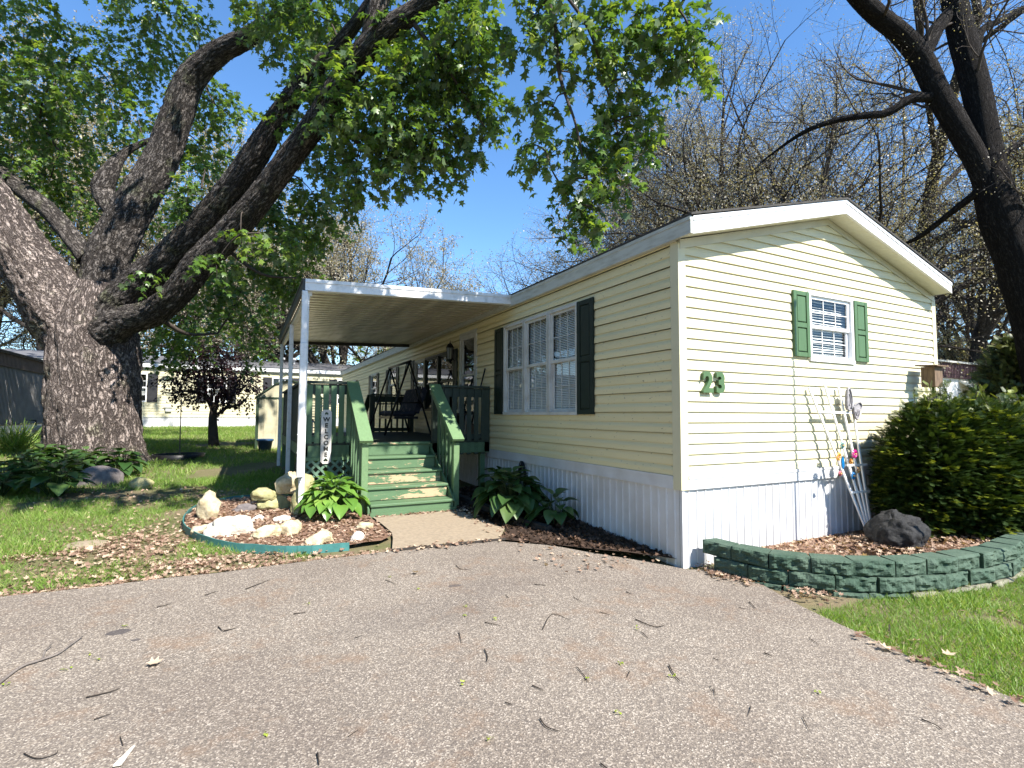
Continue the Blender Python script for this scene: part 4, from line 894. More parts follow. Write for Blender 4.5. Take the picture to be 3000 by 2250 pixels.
for (x, y, z, zz, r, den) in ((.75, 7.36, 2.86, 6.8, .15, 3), (1.05, 7.36, 2.86, 6.9, .15, 3), (1.35, 7.36, 2.86, 6.8, .15, 3), (1.7, 7.36, 2.76, 6.9, .24, 3), (2.1, 7.36, 2.76, 6.8, .24, 3), (2.5, 7.36, 2.76, 6.9, .24, 3), (2.85, 7.36, 2.76, 6.8, .22, 3), (1.8, 7.36, 2.5, 7.0, .22, 3), (2.2, 7.36, 2.48, 7.0, .22, 3), (2.6, 7.36, 2.5, 7.0, .22, 3), (.2, 9.3, .5, 7.5, .6, .9), (-.6, 9.8, .3, 7.8, .7, .8), (-1.6, 10.2, .3, 8.2, .8, .7), (-2.8, 10.6, .3, 8.4, .9, .9), (-4, 10.8, .3, 8.6, 1.0, 1), (-5.2, 11, .3, 8.6, 1.0, 1), (-3.6, 12, .3, 9.5, 1.2, .8)):
    k_ = (zz - z) / SUN_TO[2]; u_, v_, d_ = px_of(np.array([x, y, z]) + SUN_TO * k_)
    if d_ > 1: s_ = FPX / d_ / KD * r; SHADE.append((u_, v_, d_, s_, s_, den))
parts_near, parts_far, twl = [], [], []
order = sorted(BL + SHADE, key=lambda b: min(np.linalg.norm(dp(b[0], b[1], b[2]) - n[0]) for n in nodes_))
for (u, v, d, ru, rv, den) in order:
    c = dp(u, v, d); s = KD * d / FPX; rx, rz = ru * s, rv * s
    big = v < -100; size = (0.128 if d < 11 else 0.13) if not big else 0.17
    nl = int(den * math.pi * rx * rz / 0.0052 * (2.1 if d > 11 else 3.5) * (0.42 if big else 1.0))
    ring = [rx, (rx + rz) * .5, rz * .92]
    (P, A, Nn, sz, r), tw = sprays(c, ring, nl, size, 11, 0.55, min(.5, .25 + rx * .3))
    (parts_far if (d > 11 or big) else parts_near).append((P, A, Nn, sz, r)); twl += tw[::1 if not big else 3]
    j = min(range(len(nodes_)), key=lambda i: np.linalg.norm(nodes_[i][0] - c) + (0.3 if nodes_[i][0][2] < c[2] - 1 else 0))
    q, L = nodes_[j][0], np.linalg.norm(nodes_[j][0] - c)
    mid = (q + c) / 2 + np.array([0, 0, .12 * L]) + RNG.normal(size=3) * .06 * L
    pts = smooth_path([q, mid, c], 4); r0 = .010 + .012 * min(L, 3); mb.tube(pts, list(np.linspace(r0, .006, len(pts))), 5, cap=False)
    nodes_ += [(p, .01) for p in pts[3:]]
for a, b in twl: mb.tube([a, (a + b) / 2 + RNG.normal(size=3) * .02, b], [.005, .004, .002], 3, cap=False)
mb.build('branch', M['twig'], maple)
def join(parts): return [np.concatenate([p[i] for p in parts]) for i in range(5)]
def crown_obj(parts, tv, tf, name, mat, parent):
    P, A, Nn, sz, r = join(parts); V, F, rr = cards(tv, tf, P, A, Nn, sz, r); return mesh_obj(name, V, F, mat, parent, None, None, None, rr)
crown_obj(parts_near, LEAF7, LEAF7F, 'crown', M['leaf_maple'], maple)
crown_obj(parts_far, LEAF7, LEAF7F, 'crown', M['leaf_maple'], maple)

# ---- spring trees, nearly bare: recursive limbs with pale buds
class Bare:
    def __init__(s, seed, kids=(6, 6, 5, 4), lens=(0.62, 0.56, 0.52, 0.5), ang=(38, 42, 45, 48), up_=0.12, wander=0.14):
        s.r = random.Random(seed); s.kids, s.lens, s.ang, s.up, s.w = kids, lens, ang, up_, wander; s.mb = MB(); s.tips = []; s.nr = np.random.default_rng(seed)
    def grow(s, p, d, L, rad, lev, taper=0.5):
        n = (6, 5, 5, 4, 3)[min(lev, 4)]; pts = [np.array(p)]; d = np.array(d) / np.linalg.norm(d)
        bend = s.nr.normal(size=3) * .10
        for i in range(n):
            d = d + bend + s.nr.normal(size=3) * s.w * (1 + .3 * lev) / 2 + np.array([0, 0, s.up * (.5 if lev < 3 else .15)]); d /= np.linalg.norm(d); pts.append(pts[-1] + d * L / n)
        rr = list(np.linspace(rad, rad * taper, n + 1)); s.mb.tube(pts, rr, (9, 7, 5, 4, 3)[min(lev, 4)], cap=False, uv=lev < 2)
        if lev >= len(s.kids):
            for t in (.35, .7, 1.0): s.tips.append((pts[0] + (pts[-1] - pts[0]) * t, d))
            return
        s.branch(pts, rr, L, lev)
    def branch(s, pts, rr, L, lev, t0=0.3):
        k = s.kids[lev]; n = len(pts) - 1
        for i in range(k + 1):
            t = t0 + (1 - t0) * (i + .5 * s.r.random()) / k if i < k else 1.0
            t = min(1, t); f = t * n; j = min(int(f), n - 1); q = pts[j] + (pts[j + 1] - pts[j]) * (f - j); dd = pts[j + 1] - pts[j]; dd /= np.linalg.norm(dd)
            a = R_(s.ang[lev] * (.7 + .6 * s.r.random()) * (1 if i < k else .35)); ax = np.cross(dd, s.nr.normal(size=3)); ax /= np.linalg.norm(ax)
            nd = dd * math.cos(a) + np.cross(ax, dd) * math.sin(a); rl = rr[j] * (.58 if i < k else .85)
            s.grow(q, nd, L * s.lens[lev] * (1.15 - .45 * t + .3 * s.r.random()), max(.006, rl * .8), lev + 1)
    def buds(s, per, size):
        T = np.array([t[0] for t in s.tips]); D = np.array([t[1] for t in s.tips]); k = len(T)
        P = np.repeat(T, per, 0) + s.nr.normal(size=(k * per, 3)) * .10; A = np.repeat(D, per, 0) * .3 + s.nr.normal(size=(k * per, 3)) * .6 + np.array([0, 0, -.35])
        return cards(LEAF4, LEAF4F, P, A, s.nr.normal(size=P.shape), size * (.5 + s.nr.random(k * per)), s.nr.random(k * per))
def bare_tree(label, base, h, rad, seed, stems, bud, per=3, size=.10, wood='bark_grey', group='budding trees around the homes', **kw):
    t = thing('budding_tree', label, 'tree', base, group); b = Bare(seed, **kw)
    for (ax, az, f) in stems:       # direction in plan, tilt from upright, share of height
        d = np.array([math.sin(az) * math.cos(ax), math.sin(az) * math.sin(ax), math.cos(az)])
        b.grow(np.array(base), d, h * f, rad * (1 if len(stems) < 2 else .75), 0)
    b.mb.build('trunk', M[wood], t); V, F, r = b.buds(per, size); mesh_obj('crown', V, F, M[bud], t, None, None, None, r)
    return t
def gp(u, dep):
    p = at(u, 1300, dep); return np.array([p[0], p[1], g(p[0], p[1]) - .05])
UPR = [(0, .05, .55)]
VASE = [(0.3, .32, .5), (2.4, .30, .5), (4.4, .36, .48), (5.4, .12, .52)]
tA = bare_tree('budding vase-shaped tree rising behind the porch canopy', gp(985, 33), 15.5, .42, 3, VASE, 'leaf_bud_grey', 4, .09)
tB = bare_tree('tall dark budding tree standing behind the white roof peak', gp(2640, 21), 25, .40, 5, [(2.6, .04, .62), (1.0, .2, .5)], 'leaf_bud_grey', 6, .05, 'bark_grey', kids=(7, 6, 5, 4), ang=(48, 44, 45, 48))
tC = bare_tree('spreading budding tree whose limbs fan out above the roof edge', gp(2400, 19), 19, .34, 9, [(2.5, .85, .5), (2.8, .5, .5), (2.0, .35, .5), (3.2, 1.05, .45), (2.4, 1.15, .42), (0.4, .4, .45)], 'leaf_bud_grey', 6, .048, 'bark_grey', kids=(7, 6, 5, 4), ang=(36, 40, 44, 48), up_=.05)
tD = bare_tree('budding tree with a V-shaped trunk behind the birdhouse', gp(2880, 20), 14, .42, 12, [(0, .03, .2), (2.5, .3, .55), (5.6, .35, .5)], 'leaf_bud', 7, .055, 'bark_grey', kids=(6, 6, 5, 4))
tE = bare_tree('tall pale budding tree at the far left behind the grey home', gp(150, 32), 25, .42, 21, [(1.0, .06, .55), (3.6, .2, .5)], 'leaf_bud', 4, .14, 'bark_grey', kids=(7, 6, 5, 4))
LB = 'budding trees around the homes'
dup(tE, gp(480, 36), 1.9, .95, 'pale budding tree beyond the yellow house, seen between the maple limbs')
dup(tE, gp(-60, 38), 4.0, 1.0, 'pale budding tree at the left edge behind the maple leaves')
dup(tA, gp(640, 38), 1.2, 1.05, 'budding tree behind the roof of the yellow house, left of the porch posts')
dup(tA, gp(1225, 42), 2.6, .72, 'low budding tree just above the right end of the porch canopy')
dup(tA, gp(1400, 60), 4.1, .95, 'small pale budding tree peeping over the eave of the cream home')
dup(tC, gp(2150, 25), .3, 1.0, 'budding tree fanning out between the maple leaves and the eave')
dup(tB, gp(2960, 30), 4.2, 1.1, 'tall budding tree at the right edge beyond the big trunk')
dup(tC, gp(2760, 28), 3.3, 1.1, 'spreading budding tree right of the roof peak')
dup(tA, gp(300, 42), .4, 1.1, 'faint budding tree behind the dark maple trunk')
dup(tE, gp(820, 44), .9, .8, 'far budding tree behind the white porch post')
dup(tD, gp(2700, 40), 2.0, 1.3, 'far budding tree low behind the roof gutter')
# the big dark trunk at the right edge
nb = at(3130, 1400, 9.0); nb[2] = 0
big = thing('oak_tree', 'large dark forked tree trunk at the right edge beside the home', 'tree', nb)
def limbpx(path, name, n=18):
    pts = smooth_path([at(x, y, d) for x, y, d, w in path], 5); ws = [float(w[0]) for w in smooth_path([np.array([w * d / FPX]) for x, y, d, w in path], 5)]
    mb = MB(); mb.tube(pts, ws, n, uv=True, wob=rough(.05, 2.5)); mb.build(name, M['bark_dark'], big); return pts, ws
t1, w1 = limbpx([(3150, 1480, 9, 84), (3120, 1300, 9, 70), (3080, 1100, 9, 64), (3030, 900, 9, 58), (2980, 750, 9, 54), (2934, 640, 9, 50), (2908, 540, 9, 44), (2893, 440, 9, 36), (2862, 271, 9.1, 34), (2826, 136, 9.2, 33), (2795, 0, 9.3, 31), (2760, -200, 9.5, 26), (2740, -450, 9.6, 18)], 'trunk', 24)
limbs = [([(2915, 600, 9, 36), (2877, 500, 9, 31), (2814, 384, 9, 30), (2746, 271, 9, 30), (2700, 175, 9, 30), (2640, 100, 8.9, 27), (2570, 45, 8.8, 26), (2510, -15, 8.6, 25), (2400, -150, 8.4, 18)]),
 [(2702, 165, 9, 24), (2741, 90, 9.1, 20), (2786, 27, 9.3, 16), (2850, -100, 9.5, 10)],
 [(2725, 285, 9, 14), (2668, 290, 9, 13), (2600, 330, 9.1, 11), (2540, 338, 9.2, 10), (2452, 352, 9.4, 8), (2362, 384, 9.6, 6), (2290, 430, 9.9, 4), (2226, 479, 10, 2)],
 [(2880, 550, 9, 12), (2790, 620, 9.4, 9), (2700, 690, 10, 7), (2655, 712, 10.3, 4)],
 [(2850, 240, 9.1, 16), (2870, 100, 9.3, 11), (2930, 60, 9.6, 8), (3000, 20, 10, 5)], [(2900, 480, 9, 14), (2960, 440, 9, 10), (3040, 380, 9.2, 6)],
 [(2995, 800, 9, 40), (3010, 690, 8.9, 36), (3060, 560, 8.8, 30), (3130, 350, 8.6, 22)]]
bt = Bare(31, kids=(6, 5, 4), lens=(.4, .5, .5), ang=(48, 45, 48), up_=.05)
for lp in limbs:
    pts, ws = limbpx(lp, 'limb', 14); L = sum(np.linalg.norm(pts[i + 1] - pts[i]) for i in range(len(pts) - 1))
    bt.branch([np.array(p) for p in pts], [w * .45 for w in ws], min(L, 3.2), 0, .35)
bt.branch([np.array(p) for p in t1], [w * .3 for w in w1], 3.5, 0, .6)
bt.mb.build('branch', M['twig'], big); V, F, r = bt.buds(4, .024); mesh_obj('crown', V, F, M['leaf_bud_grey'], big, None, None, None, r)
# leafy trees beyond the yellow house
def leafy(label, base, lumps, size, mat, trunk=None, den=1.0, wood='bark_grey', group=None, name='leafy_tree', cat='tree', per=11, tv=LEAF4, tf=LEAF4F):
    t = thing(name, label, cat, base, group); mb = MB(); parts = []
    top = np.array(base) + np.array([0, 0, trunk[1]]) if trunk else np.array(base)
    if trunk: mb.tube([base, np.array(base) + np.array([.03, .02, trunk[1] * .5]), top], [trunk[0] * 1.3, trunk[0], trunk[0] * .8], 8)
    for (x, y, z, rx, ry, rz) in lumps:
        c = np.array(base) + np.array([x, y, z]); nl = int(den * 4 * (rx * rz + ry * rz + rx * ry) / 3 * 3.2 / (size * size * .45))
        p, tw = sprays(c, (rx, ry, rz), nl, size, per, .25, size * 3.5); parts.append(p)
        mb.tube(smooth_path([top, (top + c) / 2 + RNG.normal(size=3) * .1 * rx, c], 3), list(np.linspace((trunk or (.05,))[0] * .5, .01, 7)), 5, cap=False)
        for a, b in tw[::2]: mb.tube([a, b], [size * .05, size * .02], 3, cap=False)
    mb.build('trunk', M[wood], t); crown_obj(parts, tv, tf, 'crown', mat, t); return t
GL = 'leafy trees beyond the yellow house'
leafy('bright green tree behind the yellow house, left of the white porch post', gp(800, 33), [(0, 0, 8, 2.2, 2, 2), (-1.2, 0, 6, 1.6, 1.6, 1.5), (1.4, 0, 6.5, 1.6, 1.5, 1.5), (.3, 0, 10, 1.3, 1.3, 1.2), (-.6, 0, 4.2, 1.5, 1.3, 1)], .28, M['leaf_green'], (.2, 4), .5, group=GL)
leafy('green ivy-clad tree seen under the porch canopy', gp(1160, 32), [(0, 0, 4.6, 1.8, 1.5, 1.1), (-1.6, 0, 4.2, 1.2, 1.2, .9), (1.5, 0, 4.5, 1.1, 1.2, .9)], .26, M['leaf_green'], (.25, 3), .45, group=GL)
leafy('low green tree behind the left porch posts', gp(930, 34), [(0, 0, 5, 1.4, 1.2, 1.2), (1, 0, 3.9, 1.4, 1.2, .8)], .26, M['leaf_green'], (.2, 3), .45, group=GL)
leafy('green tree over the yellow house beside the maple trunk', gp(470, 37), [(0, 0, 6.5, 2, 1.6, 1.6), (2, 0, 5.4, 1.8, 1.4, 1.2), (-2, 0, 5, 1.6, 1.4, 1.2)], .28, M['leaf_green'], (.25, 4), .4, group=GL)
# purple-leaved plum
pb = np.array([-.88, 18.2, g(0, 18.2)])
plum = thing('plum_tree', 'small purple-leaved plum tree on the lawn in front of the yellow house', 'tree', pb)
mb = MB(); dP = lambda x, y, d=15.7: dp(x, y, d)
mb.tube(smooth_path([pb, dP(460, 930), dP(460, 895), dP(466, 870)], 3), list(np.linspace(.16, .085, 10)), 10)
for br_ in ([(461, 900), (490, 880), (505, 850), (530, 820)], [(464, 880), (445, 850), (440, 810), (420, 770)], [(466, 872), (480, 830), (478, 790), (470, 750)], [(461, 893), (440, 852), (400, 845), (375, 850), (345, 845)], [(490, 880), (520, 872), (540, 850)]):
    mb.tube(smooth_path([dP(x, y, 15.7 + (RNG.random() * .5 * i - .2 * i if i else 0)) for i, (x, y) in enumerate(br_)], 3), list(np.linspace(.06, .012, 3 * (len(br_) - 1) + 1)), 6)
parts = []
for (u, v, d, ru, rv) in [(470,780,15.7,45,30),(430,800,15.4,40,28),(400,830,15.6,35,25),(500,810,15.6,42,30),(530,840,15.5,30,22),(465,830,15.4,45,28),(500,860,15.8,35,18),(420,850,15.8,30,18),(470,745,15.9,40,20),(365,815,15.8,20,18),(550,815,15.6,20,18),(440,760,15.8,35,20)]:
    s = KD * d / FPX; p, tw = sprays(dp(u, v, d), (ru * s, ru * s, rv * s), int(ru * rv * s * s * 3.14 / .0028 * 2.0), .10, 9, .2, .35); parts.append(p)
    for a, b in tw: mb.tube([a, b], [.006, .003], 3, cap=False)
mb.build('trunk', M['twig'], plum); crown_obj(parts, LEAF4, LEAF4F, 'crown', M['leaf_plum'], plum)
# young conifer at the right edge
def conifer(label, base, h, r):
    t = thing('conifer', label, 'tree', base); mb = MB(); mb.tube([base, np.array(base) + [0, 0, h]], [.05, .01], 6); P, A = [], []
    for i in range(900):
        f = RNG.random() ** .8; z = .25 + f * (h - .3); L = r * (1 - f) ** .8 * (.55 + .6 * RNG.random()) + .08; a = RNG.random() * 6.283
        d = np.array([math.cos(a), math.sin(a), .18 + .5 * f]); o = np.array(base) + [0, 0, z]; mb.tube([o, o + d * L], [.008, .003], 3, cap=False)
        for q in np.arange(.15, 1.01, .05 / L): P.append(o + d * L * q); A.append(d + RNG.normal(size=3) * .7)
    mb.build('trunk', M['twig'], t); P, A = np.array(P), np.array(A); V, F, rr = cards(SPRIG, SPRIGF, P, A, RNG.normal(size=P.shape) + [0, 0, .6], .11 * (.6 + .7 * RNG.random(len(P))))
    mesh_obj('crown', V, F, M['leaf_spruce'], t, None, None, None, rr)
SPRIG, SPRIGF = [], []
for i in range(7):
    y = i / 7.5; w = .36 * (1 - .45 * y) if i else .3
    for s in (1, -1):
        k = len(SPRIG); SPRIG += [(0, y, 0), (s * w, y + .16, .03), (s * w * .9, y + .23, .03), (0, y + .09, 0)]; SPRIGF.append((k, k + 1, k + 2, k + 3))
k = len(SPRIG); SPRIG += [(-.03, 0, 0), (.03, 0, 0), (.02, 1.05, 0), (-.02, 1.05, 0)]; SPRIGF.append((k, k + 1, k + 2, k + 3))
cb = at(2975, 1300, 9.6); cb[2] = 0.0
conifer('young soft green conifer behind the clipped yew at the right edge', cb, 3.0, 1.15)

WT = 'unseen trees added outside the frame to block sky light'  # unseen trees, added to keep sky light off the long wall
for lab, p_, hh in (('added sky-blocking leafy tree outside the frame on the left lawn', (-11, 9), 1.0), ('added sky-blocking leafy tree outside the frame left of the driveway', (-13, 1.5), 1.1), ('added sky-blocking leafy tree outside the frame behind the viewer', (-9, -7), 1.0), ('added sky-blocking leafy tree outside the frame far left', (-17, 14), 1.2), ('added sky-blocking leafy tree outside the frame behind the grey home', (-15, -4), 1.1), ('added sky-blocking leafy tree outside the frame behind the left shoulder', (-4.5, -10), 1.0)):
    if hh == 1.0 and p_[0] == -11: wt = leafy(lab, np.array([p_[0], p_[1], g(*p_)]), [(0, 0, 7, 3.4, 3.4, 2.6), (-2.4, 1, 5.5, 2.4, 2.4, 2), (2.2, -1, 5.5, 2.4, 2.4, 2), (.5, 2.4, 5, 2.2, 2.2, 1.8), (0, -2.4, 5, 2.2, 2.2, 1.8), (0, 0, 3.4, 2.6, 2.6, 1.2)], .45, M['leaf_green'], (.35, 4), .5, group=WT)
    else: dup(wt, (p_[0], p_[1], g(*p_)), p_[1], hh, lab)
# ------------------------------------------------------------------ neighbouring homes
YB_ = 28.9
nb1 = thing('neighbour_home', 'pale yellow mobile home with charcoal shutters across the back lawn', 'mobile home', (-2, YB_, g(0, YB_)))
gz = g(0, YB_); PB = lambda u, z, o: (u, YB_ - o, z)
BW = [(-4.85, -4.22, 2.08, 3.30), (-1.72, -.98, 2.08, 3.30), (1.12, 1.95, 2.08, 3.30), (4.3, 5.0, 2.08, 3.3)]
mb = MB(); siding(mb, PB, gz + .48, 3.56, .125, lambda z: (-14, 9), BW); mb.build('siding', M['siding_yellow'], nb1)
mb = MB(); ribs(mb, PB, -14, 9, lambda u: gz - .1, gz + .46, .2, .012); mb.build('skirting', M['skirt'], nb1)
mb = MB(); mb.box((-14, YB_ - .03, gz + .45), (9, YB_, gz + .49)); mb.box((-14, YB_ - .06, 3.55), (9, YB_ + .02, 3.63)); mb.build('trim', M['fascia_grey'], nb1)
mb = MB(); mb.box((-14.1, YB_ - .16, 3.63), (9.1, YB_ + .02, 3.84)); mb.build('fascia', M['white'], nb1)
mb = MB(); mb.prism([(-14.15, YB_ - .2, 3.842), (-14.15, YB_ + 2.5, 4.42), (-14.15, YB_ + 5.2, 3.842)], (23.3, 0, 0)); mb.build('roof', M['shingle_grey'], nb1)
mb = MB(); mb.box((-14, YB_ + .3, gz), (9, YB_ + 5, 3.8)); mb.build('body', M['siding_yellow'], nb1)
_h = home
def nwin(o):
    u0, u1, z0, z1 = o; B = lambda mb, a, b, c, d, e, f: mb.box(PB(a, c, e), PB(b, d, f)); zm = (z0 + z1) / 2
    mb = MB()
    for a, b, c, d in ((u0 - .04, u1 + .04, z1, z1 + .05), (u0 - .04, u1 + .04, z0 - .05, z0), (u0 - .04, u0, z0, z1), (u1, u1 + .04, z0, z1), (u0, u1, zm - .03, zm + .03)): B(mb, a, b, c, d, -.04, .03)
    w = mb.build('window', M['white'], nb1); mb = MB()
    for i in (1, 2): x = u0 + (u1 - u0) * i / 3; B(mb, x - .01, x + .01, z0, z1, -.02, -.008)
    for zz in ((z0 + zm) / 2, (z1 + zm) / 2): B(mb, u0, u1, zz - .01, zz + .01, -.019, -.009)
    mb.build('muntin', M['white'], w); pane(PB, u0, u1, z0, z1, -.03, w)
    mb = MB(); z = zm - .02
    while z > z0 + .25: B(mb, u0 + .02, u1 - .02, z - .03, z - .012, -.1, -.08); z -= .05
    mb.build('blind', M['blind'], w)
    mb = MB(); B(mb, u0, u1, z0, z1, -.26, -.25); mb.build('recess', M['room'], w)
for o in BW:
    nwin(o)
    for a, b in ((o[0] - .46, o[0] - .06), (o[1] + .06, o[1] + .46)):
        mb = MB(); mb.box(PB(a, o[2] - .06, .02), PB(b, o[3] + .05, .05)); mb.box(PB(a + .06, o[2] + .02, .05), PB(b - .06, o[2] + .56, .062)); mb.box(PB(a + .06, o[2] + .68, .05), PB(b - .06, o[3] - .03, .062)); mb.build('shutter', M['black_shutter'], nb1)
mb = MB(); mb.box(PB(-3.42, 1.58, .02), PB(-3.18, 1.78, .10)); mb.box(PB(-3.44, 1.77, .02), PB(-3.16, 1.80, .14)); mb.build('dryer_vent', M['fascia_grey'], nb1)
for x in (1.6, 2.2): 
    mb = MB(); c = (x, YB_ + 1.6, 4.2); mb.lathe([(.06, 0), (.06, .22), (.14, .24), (.14, .34), (0, .38)], c, 10); mb.build('roof_vent', M['white'], nb1)
mb = MB(); mb.box((-.9, YB_ + 1.9, 4.3), (-.4, YB_ + 2.2, 4.36)); mb.build('roof_vent', M['black_shutter'], nb1)
# grey ribbed home at the left edge
LX, LY1 = -6.62, 24.6
nb2 = thing('neighbour_home', 'grey ribbed metal mobile home at the left edge behind the maple trunk', 'mobile home', (LX, LY1, g(0, LY1)))
PLW = lambda u, z, o: (LX + o, u, z)
mb = MB(); ribs(mb, PLW, 8, LY1, lambda u: 1.12, 2.92, .10, .014); mb.build('ribbed_wall', M['corr_grey'], nb2)
mb = MB(); ribs(mb, lambda u, z, o: (LX + .05 + o, u, z), 8, LY1 + .05, lambda u: 2.9, 3.32, .10, .012); mb.build('ribbed_band', M['corr_brown'], nb2)
mb = MB(); mb.prism([(LX + .16, 8, 3.36), (LX - 2.1, 8, 3.75), (LX - 4.3, 8, 3.36)], (0, LY1 - 7.9, 0)); mb.box((LX - 4.3, 8, 3.32), (LX + .16, LY1 + .1, 3.36)); mb.box((LX + .05, 8, 3.28), (LX + .14, LY1 + .1, 3.318)); mb.build('roof', M['shingle'], nb2)
mb = MB(); mb.box((LX - 4.2, 8, 1.06), (LX - .0, LY1 - .002, 3.3)); mb.box((LX - .02, LY1, .95), (LX + .05, LY1 + .06, 3.3)); mb.build('body', M['corr_grey'], nb2)
mb = MB(); mb.box((LX - .03, 8, .2), (LX - .001, LY1, .86)); mb.box((LX - .02, 8, .87), (LX + .03, LY1, 1.1)); mb.build('skirting', M['fascia_grey'], nb2)
mb = MB(); mb.box((LX, 8, 1.10), (LX + .035, LY1, 1.135)); mb.build('trim', M['black_shutter'], nb2)
gm = at(115, 1300, 14.8); gm[2] = g(gm[0], gm[1])
met = thing('gas_meter', 'dark gas meter on pipes beside the grey ribbed home', 'meter', gm); mb = MB()
x, y, z = gm; mb.tube([(x - .35, y, z), (x - .35, y, z + .75), (x - .1, y, z + .75)], .022, 6); mb.tube([(x - .1, y, z + .75), (x - .1, y, z + .6)], .022, 6); mb.tube([(x + .12, y, z + .6), (x + .12, y, z + .74), (x + .3, y, z + .74), (x + .3, y, z + .35)], .022, 6); mb.build('pipe', M['black_shutter'], met)
mb = MB(); mb.box((x - .16, y - .1, z + .3), (x + .18, y + .1, z + .6), .04); mb.lathe([(0, .52), (.08, .52), (.08, .6), (0, .6)], (x, y - .12, z - .1), 10); mb.build('meter_body', M['corr_grey'], met)
# white home with an awning at the right
RY = 9.2; gz2 = g(0, RY); PR = lambda u, z, o: (u, RY - o, z)
nb3 = thing('neighbour_home', 'white mobile home with faded maroon roof band and a window awning at the far right', 'mobile home', (21.5, RY, gz2))
mb = MB(); siding(mb, PR, gz2 + .3, 2.9, 2.7, lambda z: (21.0, 33), [(23.3, 25.4, 1.5, 2.45)]); mb.box((21.0, RY + .3, gz2), (33, RY + 9, 3.3)); mb.build('wall', M['white'], nb3)
mb = MB(); ribs(mb, lambda u, z, o: (u, RY - .12 - o, z), 20.8, 33, lambda u: 2.88, 3.42, .11, .012); mb.box((20.8, RY - .12, 2.88), (33, RY + .3, 3.40)); mb.build('ribbed_band', M['corr_maroon'], nb3)
mb = MB(); mb.box((20.7, RY - .2, 3.42), (33, RY + 9, 3.48)); mb.prism([(20.7, RY + 1, 3.5), (20.7, RY + 3.5, 3.9), (20.7, RY + 6, 3.5)], (4, 0, 0)); mb.build('roof', M['white_dirty'], nb3)
mb = MB(); mb.prism([(23.0, RY - .003, 2.86), (23.0, RY - 1.0, 2.15), (23.0, RY - 1.0, 2.08), (23.0, RY - .003, 2.78)], (2.9, 0, 0)); mb.build('awning', M['soffit'], nb3)
mb = MB(); mb.box(PR(23.25, 1.45, .03), PR(23.32, 2.5, -.02)); mb.box(PR(24.3, 1.45, .03), PR(24.4, 2.5, -.02)); mb.box(PR(25.38, 1.45, .03), PR(25.45, 2.5, -.02)); mb.box(PR(23.25, 1.42, .05), PR(25.45, 1.45, -.02)); w = mb.build('window', M['white_dirty'], nb3)
pane(PR, 23.3, 25.4, 1.45, 2.5, -.03, w); mb = MB(); mb.box(PR(23.3, 1.45, -.2), PR(25.4, 2.5, -.22)); mb.build('recess', M['room'], w)
mb = MB(); mb.box((26.3, RY - .05, gz2 + .3), (27.2, RY - .004, 2.6)); mb.build('door', M['corr_grey'], nb3)
# garden shed
sx0, sx1, sy0, sy1 = .24, 2.05, 17.1, 19.0; gs_ = g(0, sy0)
shed = thing('garden_shed', 'small cream metal shed with green trim and barn roof behind the deck', 'shed', (1.1, sy0, gs_))
zw, zr = 1.98, 2.52
mb = MB(); prof = [(sx0, zw), (sx0 + .5, zr - .12), ((sx0 + sx1) / 2, zr), (sx1 - .5, zr - .12), (sx1, zw)]
mb.prism([(sx0, sy0, gs_)] + [(x, sy0, z) for x, z in prof] + [(sx1, sy0, gs_)], (0, sy1 - sy0, 0))
for i in range(5):
    x = sx0 + .2 + i * .34; mb.box((x, sy0 - .012, gs_), (x + .03, sy0, zw))
mb.build('wall_panel', M['shed_cream'], shed)
mb = MB()
for (xa, za), (xb, zb) in zip(prof[:-1], prof[1:]):
    mb.prism([(xa - (.05 if xa == sx0 else 0), sy0 - .06, za - (.02 if xa == sx0 else 0)), (xb + (.05 if xb == sx1 else 0), sy0 - .06, zb - (.02 if xb == sx1 else 0)), (xb + (.05 if xb == sx1 else 0), sy0 - .06, zb + .03), (xa - (.05 if xa == sx0 else 0), sy0 - .06, za + .03)], (0, sy1 - sy0 + .12, 0))
mb.build('roof', M['shed_green'], shed)
mb = MB(); mb.box((sx0 - .02, sy0 - .025, gs_), (sx0 + .06, sy0 + .05, zw)); mb.box((sx1 - .06, sy0 - .025, gs_), (sx1 + .02, sy0 + .05, zw)); mb.box((sx0 + .66, sy0 - .03, gs_), (sx0 + .78, sy0 - .013, zw)); mb.box((sx0 + .06, sy0 - .02, zw - .03), (sx1 - .06, sy0 - .013, zw + .02)); mb.build('corner_trim', M['shed_green'], shed)
mb = MB(); mb.box((sx0 + .80, sy0 - .035, gs_ + .05), (sx1 - .1, sy0 - .014, zw - .06)); d_ = mb.build('door', M['shed_cream'], shed); mb = MB(); mb.box((sx0 + .88, sy0 - .06, gs_ + .9), (sx0 + .92, sy0 - .036, gs_ + 1.1)); mb.build('handle', M['black'], d_)
pc = dp(572, 972, 14.6); pc[2] = g(pc[0], pc[1])
pot = thing('flower_pot', 'blue plastic pot on the lawn in front of the garden shed', 'flower pot', pc); mb = MB(); mb.lathe([(0, .0), (.15, 0), (.20, .30), (.225, .30), (.225, .36), (.2, .36), (.19, .27), (0, .27)], pc, 20); mb.build('pot', M['blue'], pot)
